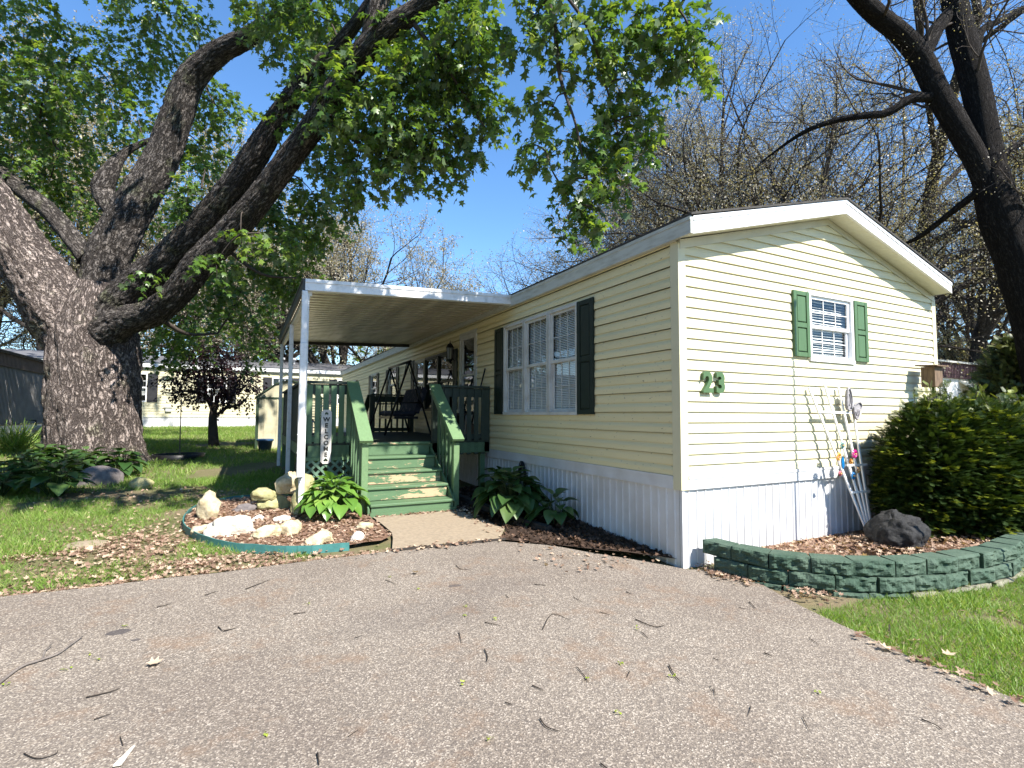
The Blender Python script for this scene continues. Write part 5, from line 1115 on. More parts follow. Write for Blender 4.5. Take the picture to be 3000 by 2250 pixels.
# sapling in a low round planter
sc_ = dp(386, 990, 12.6); sc_[2] = g(sc_[0], sc_[1])
pl = thing('round_planter', 'low black ring planter on the shaded lawn around the sapling', 'planter', sc_); mb = MB(); mb.lathe([(.52, -.02), (.56, .13), (.53, .13), (.49, .06), (0, .07)], sc_, 28); mb.build('ring', M['black'], pl)
sp = thing('sapling', 'thin whip of a sapling with one drooping shoot, standing in the black ring planter', 'sapling', sc_ + [0, 0, .07]); mb = MB(); top = dp(392, 862, 12.6)
mb.tube(smooth_path([sc_ + [.02, 0, .05], dp(389, 940, 12.6), top], 3), [.016, .015, .014, .013, .012, .011, .010], 6); mb.tube(smooth_path([top, dp(386, 852, 12.6), dp(383, 858, 12.6)], 3), .005, 4); mb.build('stem', M['twig_pale'], sp)
# ornamental grass by the grey home
def tuft(label, c, n, L, mat):
    t = thing('grass_tuft', label, 'plant', c); P = np.repeat(np.array([c]), n, 0) + RNG.normal(size=(n, 3)) * [.12, .12, 0]; A = RNG.normal(size=(n, 3)) * [.6, .6, .2] + [0, 0, .9]
    tv = [(-.012, 0, 0), (.012, 0, 0), (.012, .5, .05), (-.012, .5, .05), (.004, 1, -.12), (-.004, 1, -.12)]; tf = [(0, 1, 2, 3), (3, 2, 4, 5)]
    V, F, r = cards(tv, tf, P, A, RNG.normal(size=(n, 3)), L * (.6 + .6 * RNG.random(n))); mesh_obj('blade', V, F, mat, t, None, None, None, r)
q = at(40, 1318, 13.5); q[2] = g(q[0], q[1]); tuft('spiky ornamental grass clump in front of the grey ribbed home', q, 350, .75, M['leaf_grass'])

# ------------------------------------------------------------------ beds, stones, hostas
def rock(name, label, c, size, mat, seed, rough_=.22, facet=.5, rz=0.0, group=None, cat='rock', hole=False, sub=4):
    import bmesh
    bm = bmesh.new(); bmesh.ops.create_icosphere(bm, subdivisions=sub, radius=1.0); r0 = random.Random(seed); o = Vector((seed * 3.7, seed * 1.3, seed * .7))
    planes = [(Vector((r0.gauss(0, 1), r0.gauss(0, 1), r0.gauss(0, .7))).normalized(), .62 + .25 * r0.random()) for _ in range(int(14 * facet))]
    for v in bm.verts:
        p = v.co.copy()
        for n_, d_ in planes:
            k = p.dot(n_)
            if k > d_: p -= n_ * (k - d_) * .85
        p *= 1 + rough_ * mnoise.fractal(p * 1.6 + o, 1, 2, 4) + rough_ * .35 * mnoise.fractal(p * 6 + o, 1, 2, 3)
        if hole:
            hx, hy, hz = p.x + .05, p.y + .35, p.z - .75; dd = math.sqrt((hx / .62) ** 2 + (hy / .5) ** 2 + (hz / .62) ** 2)
            if dd < 1: p.z -= (1 - dd) * .55; p.y += (1 - dd) * .3
        v.co = p
    V = [(v.co.x * size[0], v.co.y * size[1], max(v.co.z, -.55) * size[2]) for v in bm.verts]; F = [tuple(v.index for v in f.verts) for f in bm.faces]; bm.free()
    cs, sn = math.cos(rz), math.sin(rz); V = [(c[0] + x * cs - y * sn, c[1] + x * sn + y * cs, c[2] + z + .42 * size[2]) for x, y, z in V]
    o_ = mesh_obj(name, V, F, mat, None, c, [True] * len(F)); return tag(o_, label, cat, group)
def gd(x, y, dz=0.0):
    """point on the ground seen at (x, y) of the 2212-pixel frame"""
    d = at(x * KD, y * KD, 1.0) - EYE; t = 0.5
    while t < 60:
        p = EYE + d * t
        if p[2] <= g(p[0], p[1]) + dz: return p
        t += 0.004
BEDC = [(1.35, 5.76), (1.0, 5.70), (.5, 5.76), (.1, 5.98), (-.2, 6.28), (-.45, 6.72), (-.62, 7.25), (-.66, 7.8), (-.58, 8.35), (-.32, 8.75), (.1, 8.92), (.55, 8.85), (.70, 8.3), (1.48, 8.2), (1.44, 7.2), (1.47, 6.9), (1.5, 6.3), (1.5, 5.9)]
kind(outline_sheet('stone_bed', BEDC, lambda x, y: g(x, y) + .05 + .02 * mnoise.noise(Vector((x * 3, y * 3, 5))), M['mulch'], .12, .01), 'structure', 'leaf-strewn stone bed in front of the deck', 'flower bed')
mb = MB(); ring = smooth_path([np.array([x, y, 0]) for x, y in BEDC[1:12]], 4)
for a, b in zip(ring[:-1], ring[1:]):
    ga, gb = g(a[0], a[1]), g(b[0], b[1]); wob = lambda p: .085 + .012 * mnoise.noise(Vector((p[0] * 5, p[1] * 5, 1)))
    ha, hb = wob(a), wob(b); n_ = np.array([-(b - a)[1], (b - a)[0], 0]); n_ = n_ / np.linalg.norm(n_) * .012
    mb.add([a + [0, 0, ga - .02], b + [0, 0, gb - .02], b + [0, 0, gb + hb], a + [0, 0, ga + ha], a + n_ + [0, 0, ga - .02], b + n_ + [0, 0, gb - .02], b + n_ + [0, 0, gb + hb], a + n_ + [0, 0, ga + ha]], [(0, 1, 2, 3), (7, 6, 5, 4), (3, 2, 6, 7)])
tag(mb.build('bed_edging', M['teal'], None, (0, 6, .1)), 'bent teal plastic strip edging the stone bed', 'edging')
RK = 'stones of the front bed'
for lab, (px, py), sz, mat, sd, rz in [
  ('large flat-topped white quartz stone at the front of the stone bed', (500, 1152), (.25, .17, .16), 'stone_white', 1, .2),
  ('tall knobbly cream limestone standing at the left of the stone bed', (450, 1118), (.15, .13, .24), 'stone_cream', 2, .5),
  ('small pale cream stone left of the large white quartz stone', (437, 1150), (.12, .09, .08), 'stone_cream', 3, 0),
  ('cream stone touching the right end of the large white quartz stone', (575, 1158), (.19, .13, .10), 'stone_cream', 4, .3),
  ('jagged cream stone in front of the bright hosta, left of its middle', (628, 1150), (.16, .12, .12), 'stone_cream', 5, 1.0),
  ('low cream stone at the front right of the stone bed', (692, 1172), (.17, .12, .10), 'stone_cream', 6, .2),
  ('rounded whitish stone nearest the concrete landing', (772, 1166), (.09, .08, .08), 'stone_white', 7, .0),
  ('small cream stone just under the right side of the bright hosta', (790, 1140), (.11, .08, .07), 'stone_cream', 8, .4),
  ('flat whitish stone between the mossy rock pile and the white quartz', (556, 1122), (.09, .07, .05), 'stone_white', 9, .1),
  ('flat pale stone beside the bright hosta at its left', (610, 1125), (.12, .08, .06), 'stone_white', 10, .1),
  ('flat grey disc-shaped stone in the back of the stone bed', (532, 1102), (.17, .14, .08), 'stone_grey', 11, .0),
  ('wide mossy limestone at the bottom of the rock pile', (590, 1098), (.26, .17, .14), 'stone_moss', 12, .2),
  ('mossy stone under the downspout beside the bright hosta', (655, 1105), (.20, .17, .22), 'stone_moss', 13, .6),
  ]:
    p = gd(px, py, .05); rock('stone', lab, (p[0], p[1], p[2] - .02), sz, M[mat], sd, .2, .8, rz, RK, 'stone')
pb_ = gd(590, 1098, .05)
rock('stone', 'knobbly cream limestone stacked on top of the mossy rock pile', (pb_[0] + .17, pb_[1] + .02, pb_[2] + .22), (.17, .14, .21), M['stone_cream'], 21, .22, .8, 0, RK, 'stone')
rock('stone', 'flat mossy limestone leaning on the left of the rock pile', (pb_[0] - .12, pb_[1] - .03, pb_[2] + .15), (.17, .13, .12), M['stone_moss'], 22, .22, .8, 0, RK, 'stone')
pq = gd(655, 1105, .05)
rock('stone', 'square mossy block of limestone directly behind the downspout mouth', (pq[0] + .10, pq[1] + .28, pq[2] + .18), (.17, .13, .15), M['stone_moss'], 23, .1, 1.2, .2, RK, 'stone')
rock('stone', 'tall mossy limestone stacked below the downspout mouth', (pq[0] + .02, pq[1] + .05, pq[2] + .24), (.15, .13, .18), M['stone_moss'], 24, .2, .8, .2, RK, 'stone')
p = gd(206, 1050); rock('boulder', 'smooth grey boulder lying in front of the maple trunk', (p[0], p[1] + .2, p[2] - .05), (.36, .26, .27), M['stone_grey'], 31, .12, .2, .1, None, 'boulder')
p = gd(304, 1054); rock('boulder', 'brown streaked stone at the root of the maple trunk', (p[0], p[1] + .1, p[2] - .03), (.20, .15, .14), M['stone_moss'], 32, .12, .4, -.3, None, 'boulder')
p = gd(180, 1178); rock('stepping_stone', 'flat tan stepping stone sunk in the near lawn', (p[0], p[1], p[2] - .035), (.24, .2, .05), M['concrete'], 33, .08, .1, .1, None, 'paving stone')
HV = []; HF = []
nu, nv = 7, 5
for j in range(nu):
    t = j / (nu - 1); w = .40 * math.sin(math.pi * min(1, t * .92 + .08)) ** .75 * (1 - .55 * t) * 1.35 if t < 1 else 0
    for i in range(nv):
        s = i / (nv - 1) * 2 - 1; HV.append((s * w, t, .16 * abs(s) * w * 2 - .42 * t * t + .10 * t))
for j in range(nu - 1):
    for i in range(nv - 1): a = j * nv + i; HF.append((a, a + 1, a + nv + 1, a + nv))
def hosta(label, c, n, R, H, size, mat, group=None, arch=1.0):
    t = thing('hosta', label, 'plant', c, group); mb = MB(); P, A, Nn, sz = [], [], [], []
    for i in range(n):
        f = (i + .5) / n; a = i * 2.39996 + RNG.normal() * .2; r = R * math.sqrt(f) * (.75 + .2 * RNG.random()); h = H * (1 - .72 * f) * (.85 + .3 * RNG.random()) + .05
        o = np.array([c[0] + .08 * math.cos(a), c[1] + .08 * math.sin(a), c[2]]); p = np.array([c[0] + r * .72 * math.cos(a), c[1] + r * .72 * math.sin(a), c[2] + h])
        mb.tube([o, (o + p) / 2 + [0, 0, h * .2], p], [.007, .006, .004], 4, cap=False)
        P.append(p); A.append([math.cos(a + RNG.normal() * .35), math.sin(a + RNG.normal() * .35), .5 - 1.0 * f * arch + RNG.normal() * .15]); Nn.append([math.cos(a) * .3, math.sin(a) * .3, 1.0]); sz.append(size * (.75 + .5 * RNG.random()) * (.7 + .4 * f))
    mb.build('stem', mat, t); V, F, r = cards(HV, HF, np.array(P), np.array(A), np.array(Nn), np.array(sz)); o = mesh_obj('leaf', V, F, mat, t, None, [True] * len(F), None, r); return t
p = gd(722, 1118, .05); hosta('bright green sunlit hosta clump beside the bottom step', (p[0], p[1] + .12, p[2]), 120, .52, .42, .19, M['leaf_hosta'])
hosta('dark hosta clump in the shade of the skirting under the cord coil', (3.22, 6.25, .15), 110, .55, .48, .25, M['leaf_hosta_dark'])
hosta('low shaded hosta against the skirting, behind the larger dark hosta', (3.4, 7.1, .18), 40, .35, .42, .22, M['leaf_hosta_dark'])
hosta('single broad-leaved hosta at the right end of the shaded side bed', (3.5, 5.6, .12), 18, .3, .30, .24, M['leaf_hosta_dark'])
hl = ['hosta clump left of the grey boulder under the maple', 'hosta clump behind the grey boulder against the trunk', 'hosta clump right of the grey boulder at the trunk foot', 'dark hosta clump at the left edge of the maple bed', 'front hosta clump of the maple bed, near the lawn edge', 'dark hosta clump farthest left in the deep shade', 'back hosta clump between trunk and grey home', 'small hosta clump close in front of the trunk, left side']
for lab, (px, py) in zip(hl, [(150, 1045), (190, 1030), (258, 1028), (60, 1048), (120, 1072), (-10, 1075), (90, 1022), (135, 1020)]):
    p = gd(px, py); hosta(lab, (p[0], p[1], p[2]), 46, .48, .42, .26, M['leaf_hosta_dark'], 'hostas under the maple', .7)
mb = MB()
tp = [(2.98, 7.9), (3.02, 7.2), (3.1, 6.5), (3.16, 5.9), (3.28, 5.35)]
for k in range(2):
    mb = MB(); a, b = (tp[0], tp[2]) if k == 0 else (tp[2], tp[4]); mb.bar((*a, g(*a) + .06), (b[0] - .02 * k, b[1] + .02, g(*b) + .06), .10, .10)
    tag(mb.build('landscape_timber', M['timber'], None, (*a, g(*a))), ['far dark landscape timber edging the shaded side bed', 'near dark landscape timber edging the shaded side bed'][k], 'timber', 'timbers of the side bed')

# ------------------------------------------------------------------ right bed: block wall, trellis, lava rock, yew
WC = smooth_path([np.array([x, y, 0.0]) for x, y in [(3.98, 3.70), (4.0, 3.42), (4.12, 3.05), (4.38, 2.72), (4.75, 2.46), (5.2, 2.30), (5.7, 2.22), (6.15, 2.18), (6.6, 2.22), (7.1, 2.27), (7.7, 2.3), (8.4, 2.32)]], 12)
al = [0.0]
for a, b in zip(WC[:-1], WC[1:]): al.append(al[-1] + np.linalg.norm(b - a))
def onw(s):
    j = min(max(int(np.searchsorted(al, s)) - 1, 0), len(WC) - 2); f = (s - al[j]) / (al[j + 1] - al[j]); p = WC[j] + (WC[j + 1] - WC[j]) * f
    j0, j1 = max(j - 3, 0), min(j + 4, len(WC) - 1); t = _n(WC[j1] - WC[j0]); return p, t, np.array([-t[1], t[0], 0.0])
wall = thing('block_wall', 'low curved retaining wall of green-painted split-face blocks around the right bed', 'retaining wall', (5.2, 2.3, 0))
import bmesh
def block(s0, s1, z0, z1, back, mat, seed, push=0.0):
    yaw = .12 * math.sin(seed * 2.3); nx, nz = 17, 9; V, F = [], []; P0, T0, N0 = onw((s0 + s1) / 2); L = s1 - s0 - .012
    fr = lambda a, z: P0 + T0 * a + np.array([0, 0, z])
    for i in range(nx):
        for k in range(nz):
            a = -L / 2 + L * i / (nx - 1); z = z0 + (z1 - z0) * k / (nz - 1); e = min(i, nx - 1 - i, 2) / 2 * min(k, nz - 1 - k, 1)
            o = .004 + e * (.016 + .030 * mnoise.noise(Vector((a * 15 + seed * 5, z * 24, seed))) + .012 * mnoise.noise(Vector((a * 45, z * 60, seed)))) + a * yaw; V.append(fr(a, z) + N0 * (back - o - push))
    for i in range(nx - 1):
        for k in range(nz - 1): a = i * nz + k; F.append((a, a + nz, a + nz + 1, a + 1))
    o = len(V); dq = .17; sh = .82
    tl, tr_ = 0 * nz + nz - 1, (nx - 1) * nz + nz - 1
    B0 = [fr(-L / 2 * sh, z1) + N0 * (back + dq), fr(L / 2 * sh, z1) + N0 * (back + dq), fr(-L / 2 * sh, z0) + N0 * (back + dq), fr(L / 2 * sh, z0) + N0 * (back + dq)]
    V += B0; F.append(tuple(i * nz + nz - 1 for i in range(nx)) + (o + 1, o)); F.append(tuple(k for k in range(nz)) + (o, o + 2)); F.append(tuple((nx - 1) * nz + k for k in range(nz))[::-1] + (o + 3, o + 1)[::1]); F.append((o, o + 1, o + 3, o + 2))
    ob = mesh_obj('block', V, F, mat, wall)
bl = .335; k = 0
for c, (z0, z1, back, off) in enumerate(((-.10, .032, 0, 0), (.036, .160, .016, .13), (.164, .290, .032, .0))):
    s = (.42 if c == 0 else (.15 if c == 1 else 0.0)) + (0 if c != 1 else 0)
    while s < al[-1] - .3:
        k += 1; L = bl * (.94 + .12 * ((k * 37) % 10) / 10)
        block(s, s + L, z0, z1, back, M['block_bare'] if (c == 0 and s > 1.6) else M['block'], k, .014 * (((k * 53) % 7) / 7 - .4)); s += L
BR = [tuple((WC[i] + onw(al[i])[2] * .16)[:2]) for i in range(0, len(WC), 6)] + [(8.9, 2.5), (8.9, 3.78), (3.98, 3.78)]
kind(outline_sheet('right_bed', BR, lambda x, y: .19 - .14 * max(0, min(1, (4.6 - x) / .5)) - .10 * max(0, min(1, (y - 3.2) / .4)) + .012 * mnoise.noise(Vector((x * 6, y * 6, 2))), M['mulch'], .13, 0), 'structure', 'raised mulch bed behind the green block wall', 'flower bed')
tr = thing('garden_trellis', 'white fan trellis leaning on the cream front wall', 'trellis', (6.5, 3.52, .08))
tops = [(5.80, 3.735, 1.835), (6.10, 3.735, 1.88), (6.37, 3.735, 1.86), (6.64, 3.735, 1.66)]
bots = [(6.478 + .024 * i, 3.50, .09) for i in range(4)]
tp_ = lambda i, f: np.array(bots[0]) * 0 + (np.array(bots[0]) + (np.array(bots[3]) - np.array(bots[0])) * i / 3) * (1 - f) + np.array(tops[i]) * f if float(i).is_integer() else None
for i in range(4):
    mb = MB(); mb.bar(bots[i], tops[i], .030, .016, (0, -1, .2)); mb.build('slat', M['white'], tr)
def tcross(z, xa, xb):
    f = (z - .09) / 1.76; y = 3.50 + .235 * f - .016; mb = MB(); mb.bar((xa, y, z), (xb, y, z - .01), .012, .026, (0, 0, 1)); mb.build('crossbar', M['white'], tr)
tcross(1.55, 5.87, 6.72); tcross(.93, 6.12, 6.66); tcross(.62, 6.24, 6.62); tcross(.22, 6.43, 6.57)
def onwall(u, v, y):
    d = at(u, v, 1) - EYE; t = y / d[1]; return EYE + d * t
def mflower(label, u, v, r, mat, n=12, yy=3.55, leafy_=True):
    p = onwall(u, v, yy); t = thing('metal_flower', label, 'garden ornament', p, 'metal flowers on the trellis'); mb = MB()
    for k in range(n):
        a = 2 * math.pi * k / n; a2 = a + .12; w = .011 if n > 8 else .02; dx, dz = math.cos(a), math.sin(a); L = r * (.85 + .2 * ((k * 7) % 5) / 5)
        nx, nz = -dz * w, dx * w; c0 = np.array(p); q = c0 + [dx * L * .55, -.02, dz * L * .55]; e = c0 + [dx * L, -.004, dz * L]
        mb.add([c0 + [dx * .008, -.004, dz * .008], q + [nx, 0, nz], e, q - [nx, 0, nz]], [(0, 1, 2, 3)]); mb.add([c0 + [dx * .008, .004, dz * .008], q + [nx, .006, nz], e + [0, .004, 0], q + [-nx, .006, -nz]], [(3, 2, 1, 0)])
    mb.build('petal', M[mat], t); mb = MB(); mb.lathe([(0, 0), (.014, .0), (.012, .012), (0, .016)], (p[0], p[1] - .02, p[2] - .006), 8); mb.build('flower_centre', M['peach'], t)
    mb = MB(); mb.tube([np.array(p) + [0, .01, 0], np.array(p) + [.02, .03, -r * 1.6]], .004, 4); mb.build('stem', M['shutter'], t)
mflower('orange pointed metal flower on the left slat of the trellis', 2455, 1338, .062, 'orange', 12)
mflower('big magenta metal flower on the right slat of the trellis', 2502, 1330, .066, 'magenta', 12)
mflower('blue metal flower low on the right slat of the trellis', 2498, 1394, .056, 'petal_blue', 12)
mflower('peach rounded metal flower right of the blue metal flower', 2513, 1377, .042, 'peach', 6)
mflower('pink metal flower low on the left slat of the trellis', 2459, 1387, .036, 'pink', 9)
mflower('small red and orange metal flower just under the big magenta one', 2491, 1352, .036, 'orange', 8)
mflower('pale teal metal flower above the orange one at the middle crossbar', 2466, 1305, .046, 'teal_petal', 6)
p = onwall(2470, 1356, 3.55); bo = MB(); bo.prism([(p[0] - .001, p[1], p[2] + .075), (p[0] + .026, p[1], p[2] + .045), (p[0] + .028, p[1], p[2] - .03), (p[0] + .005, p[1], p[2] - .075), (p[0] - .02, p[1], p[2] - .035), (p[0] - .022, p[1], p[2] + .03)], (0, .012, 0))
tag(bo.build('metal_leaf', M['petal_blue'], None, p), 'narrow blue metal bud between the orange and magenta flowers', 'garden ornament')
bf = onwall(2500, 1185, 3.67); but = thing('butterfly_ornament', 'grey resin butterfly fixed to the top right of the white trellis', 'garden ornament', bf)
for (u, v, pts) in ((2488, 1170, [(-.055, -.10), (-.03, -.13), (.02, -.125), (.045, -.07), (.05, .0), (.03, .09), (.0, .135), (-.035, .10), (-.05, .02)]), (2511, 1203, [(-.075, .055), (-.07, -.02), (-.04, -.095), (.0, -.10), (.03, -.05), (.045, .0), (.085, .03), (.09, .07), (.05, .10), (-.01, .085)])):
    c = onwall(u, v, 3.66); out_ = [(c[0] + x, c[1], c[2] + z) for x, z in pts]; mb = MB(); mb.prism(out_, (0, .022, 0)); k = len(pts)
    ring_ = smooth_path([np.array(q) + [0, -.006, 0] for q in out_ + out_[:1]], 3); mb.tube(ring_, .011, 6); mb.tube(smooth_path([np.array((c[0] + x * .45, c[1] - .004, c[2] + z * .5)) for x, z in pts[1:7]], 3), .008, 5); mb.build('wing', M['butterfly'], but)
mb = MB(); a = onwall(2497, 1190, 3.655); mb.tube([a + [-.03, 0, -.04], a, a + [.03, 0, .05]], [.012, .018, .010], 7); mb.build('body', M['butterfly'], but)
p = gd(1935, 1195, .1); rock('lava_rock', 'black pitted lava rock with a hollow, at the foot of the trellis', (6.05, 3.0, .17), (.31, .26, .25), M['lava'], 41, .16, .2, .2, None, 'rock', True, 5)
# yew
yb = np.array([8.2, 3.0, .15])
yew = thing('yew_bush', 'wide clipped yew bush with yellow-green tips at the right end of the front wall', 'bush', yb)
mb = MB(); parts = []; LO = [(7.2, 3.12, .92, .70, .52, .76), (7.75, 2.98, .88, .8, .6, .78), (8.35, 2.95, .85, .85, .62, .80), (9.05, 2.9, .9, .85, .62, .82), (9.8, 2.9, .9, .9, .65, .85), (6.98, 3.2, .62, .5, .42, .58), (7.5, 2.75, .5, .6, .4, .42), (8.6, 2.6, .5, .7, .35, .45)]
for i, (x, y, z, rx, ry, rz) in enumerate(LO):
    n = int(9500 * rx * rz / .55); U = rand_dir(n); U = U[U[:, 2] > -.75]; n = len(U); f = 1 - .30 * RNG.random(n) ** 1.4
    bmp_ = np.array([1 + .13 * mnoise.noise(Vector(u) * 3.2 + Vector((i * 9, 0, 0))) + .13 * mnoise.noise(Vector(u) * 9 + Vector((i * 4, 0, 0))) for u in U])
    P = np.array([x, y, z]) + U * np.array([rx, ry, rz]) * (f * bmp_)[:, None]; A = U * [1, 1, .45] + rand_dir(n) * .45 + [0, 0, .12]; Nn = np.array([0, 0, 1.]) + RNG.normal(size=(n, 3)) * .35
    tip = np.zeros(n, bool)
    r = np.where(tip, .72 + .28 * RNG.random(n), .42 * RNG.random(n)); parts.append((P, A, Nn, (.05 + .03 * RNG.random(n)) * np.where(tip, 1.1, 1.1), r))
    nc = int(430 * rx * rz / .55); Uc = rand_dir(nc); Uc = Uc[Uc[:, 2] > -.6]; nc = len(Uc)
    bc = np.array([1 + .13 * mnoise.noise(Vector(u) * 3.2 + Vector((i * 9, 0, 0))) + .13 * mnoise.noise(Vector(u) * 9 + Vector((i * 4, 0, 0))) for u in Uc]); kp = bc > .95; Uc, bc = Uc[kp], bc[kp]; nc = len(Uc)
    Pc = np.array([x, y, z]) + Uc * np.array([rx, ry, rz]) * (bc * (.97 + .05 * RNG.random(nc)))[:, None]; m_ = 7
    Pt = np.repeat(Pc, m_, 0) + RNG.normal(size=(nc * m_, 3)) * [.026, .026, .009]; At = np.repeat(Uc * [1, 1, .2], m_, 0) + rand_dir(nc * m_) * [.8, .8, .2] + [0, 0, .05]
    rb = np.repeat(.55 + .4 * RNG.random(nc), m_); parts.append((Pt, At, np.array([0, 0, 1.]) + RNG.normal(size=(nc * m_, 3)) * .25, .045 + .025 * RNG.random(nc * m_), np.clip(rb + .12 * RNG.normal(size=nc * m_), .4, 1)))
    for _ in range(14): 
        u = rand_dir(1)[0]; u[2] = abs(u[2]); mb.tube([(x, y, .12), np.array([x, y, z]) + u * np.array([rx, ry, rz]) * .8], [.02, .006], 5, cap=False)
for _ in range(26):
    x = 6.9 + RNG.random() * 3; b = np.array([x, 3.05 + RNG.normal() * .15, 1.45]); L = .22 + .22 * RNG.random(); d = np.array([RNG.normal() * .25, RNG.normal() * .2, 1]); mb.tube([b - d * .3, b + d * L], [.006, .003], 4, cap=False)
    k = 14; P = b + d * (np.linspace(0, L, k))[:, None]; A = RNG.normal(size=(k, 3)) * .8 + d * .6; parts.append((P, A, RNG.normal(size=(k, 3)), .07 + .03 * RNG.random(k), .4 + .5 * RNG.random(k)))
mb.build('stem', M['twig'], yew)
P, A, Nn, sz, r = join(parts); V, F, rr = cards(SPRIG, SPRIGF, P, A, Nn, sz, r); mesh_obj('foliage', V, F, M['leaf_yew'], yew, None, None, None, rr)
# bird house on a pole
bh = thing('birdhouse', 'weathered wooden birdhouse on a thin pole at the right end of the front wall', 'birdhouse', (8.3, 3.6, .1))
bx0, by0, bz0 = 8.13, 3.50, 1.90
mb = MB(); mb.tube([(8.3, 3.6, .05), (8.3, 3.6, 1.91)], .016, 8); mb.build('pole', M['black_shutter'], bh)
mb = MB(); mb.prism([(bx0, by0, bz0), (bx0 + .2, by0, bz0), (bx0 + .2, by0, bz0 + .27), (bx0, by0, bz0 + .27)], (0, .16, 0)); mb.build('box', M['wood_old'], bh)
mb = MB(); mb.bar((bx0 + .10, by0 - .05, bz0 + .278), (bx0 + .10, by0 + .2, bz0 + .295), .32, .016); mb.build('lid', M['wood_old'], bh)
# thin pole beyond the right edge: its shadow is the line down the front wall
fp = thing('flag_pole', 'slender grey pole standing on the right lawn outside the frame', 'pole', (6.46, 1.55, 0)); mb = MB(); mb.tube([(6.46, 1.55, 0), (6.46, 1.55, 5.2)], [.02, .014], 10); mb.build('shaft', M['steel'], fp); mb = MB(); mb.lathe([(0, 0), (.03, .02), (.035, .05), (0, .085)], (6.46, 1.55, 5.2), 10); mb.build('finial', M['steel'], fp)

# ------------------------------------------------------------------ grass, litter, twigs
BT = [(-.012, 0, 0), (.012, 0, 0), (.010, .45, .03), (-.010, .45, .03), (.002, 1, -.10), (-.002, 1, -.10)]; BTF = [(0, 1, 2, 3), (3, 2, 4, 5)]
def inpoly(x, y, poly):
    c = np.zeros(len(x), bool); j = len(poly) - 1
    for i in range(len(poly)):
        xi, yi = poly[i]; xj, yj = poly[j]; k = ((yi > y) != (yj > y)) & (x < (xj - xi) * (y - yi) / (yj - yi + 1e-12) + xi); c ^= k; j = i
    return c
def grass(name, label, x0, x1, y0, y1, n, L, keep, wide=1.0):
    x = x0 + (x1 - x0) * RNG.random(n); y = y0 + (y1 - y0) * RNG.random(n); k = keep(x, y); x, y = x[k], y[k]; n = len(x)
    pat = np.array([mnoise.noise(Vector((a * 1.1, b * 1.1, 7))) for a, b in zip(x, y)])
    z = np.array([gn(a, b) for a, b in zip(x, y)]); P = np.stack([x, y, z - .004], 1); A = RNG.normal(size=(n, 3)) * [.55, .55, 0] + [0, 0, .8]; ln = L * (.5 + .8 * RNG.random(n)) * (1 + .5 * pat)
    tv = [(a * wide / L * .045 * 4.2, b, c) for a, b, c in BT]
    V, F, r = cards(tv, BTF, P, A, RNG.normal(size=(n, 3)), ln, np.clip(RNG.random(n) * .75 + .22 * pat + (RNG.random(n) < .07) * .6, 0, 1))
    kind(mesh_obj(name, V, F, M['leaf_grass'], None, None, None, None, r), 'stuff', label, 'grass')
def nz(x, y, s, o=0): return np.array([mnoise.fractal(Vector((a * s, b * s, o)), 1, 2, 3) for a, b in zip(x, y)])
def near_keep(x, y):
    d = nz(x, y, .75, 3) + .25
    litter = np.exp(-(((x + 1.05) / .6) ** 2 + ((y - 6.75) / .75) ** 2)) * .9 + np.exp(-((y - 5.47) / .09) ** 2) * .5 + np.exp(-(((x + .1) / .6) ** 2 + ((y - 5.72) / .22) ** 2)) * .7
    litter += np.exp(-(((x + 1.6) / 1.5) ** 2 + ((y - 9.8) / .9) ** 2)) * .7 + np.exp(-((y - 6.55 + .15 * (x + 2)) / .10) ** 2) * .45 * (x < -1.2)
    return (d - litter > RNG.random(len(x)) * .30 - .22) & ~inpoly(x, y, BEDC) & (y > 5.5 + .05 * np.sin(x * 5))
grass('near_lawn_grass', 'patchy sunlit grass between the driveway and the maple', -7.5, .6, 5.45, 11.5, 150000, .07, near_keep)
def back_keep(x, y):
    return (nz(x, y, .35, 5) > -.38 + .12 * (y < 13)) & ~inpoly(x, y, [(sx0, sy0), (sx1, sy0), (sx1, sy1), (sx0, sy1)]) & ~((x > .7) & (y < 13.2)) & ~((x < -6.6)) & (np.hypot(x - tb[0], y - tb[1]) > .9)
grass('back_lawn_grass', 'shaded back lawn grass between the maple and the yellow house', -8, 4, 10.5, 28.8, 120000, .10, back_keep, 2.0)
def right_keep(x, y):
    d = np.min(np.stack([np.hypot(x - p[0], y - p[1]) for p in WC[::4]]), 0)
    return ~inpoly(x, y, DRIVE) & ~inpoly(x, y, BR) & (d > .05) & (y < 3.5) & ~((x < 4.6) & (y > 3.0)) & (nz(x, y, 1.3, 8) > -.75 + .35 * RNG.random(len(x)))
grass('right_lawn_grass', 'bright grass wedge in front of the green block wall', 3.3, 10, -1.5, 2.5, 170000, .06, right_keep)
# dry leaves
LT = [(0, -.5, .06), (.16, -.28, 0), (.42, -.22, .12), (.2, -.02, 0), (.45, .22, .14), (.14, .24, 0), (0, .55, .1), (-.14, .24, 0), (-.45, .22, .10), (-.2, -.02, 0), (-.42, -.22, .15), (-.16, -.28, 0)]; LTF = [(0, 1, 11), (1, 2, 3), (1, 3, 9), (1, 9, 11), (9, 10, 11), (3, 4, 5), (3, 5, 7), (3, 7, 9), (7, 8, 9), (5, 6, 7)]
def litter(name, label, pts, size, zf, flat=.35, mat='leaf_dry'):
    n = len(pts); P = np.array([[x, y, zf(x, y) + .012 * RNG.random()] for x, y in pts]); A = rand_dir(n) * [1, 1, flat]; Nn = np.array([0, 0, 1.]) + RNG.normal(size=(n, 3)) * flat
    V, F, r = cards(LT, LTF, P, A, Nn, size * (.5 + .8 * RNG.random(n))); kind(mesh_obj(name, V, F, M[mat], None, None, None, None, r), 'stuff', label, 'dead leaves')
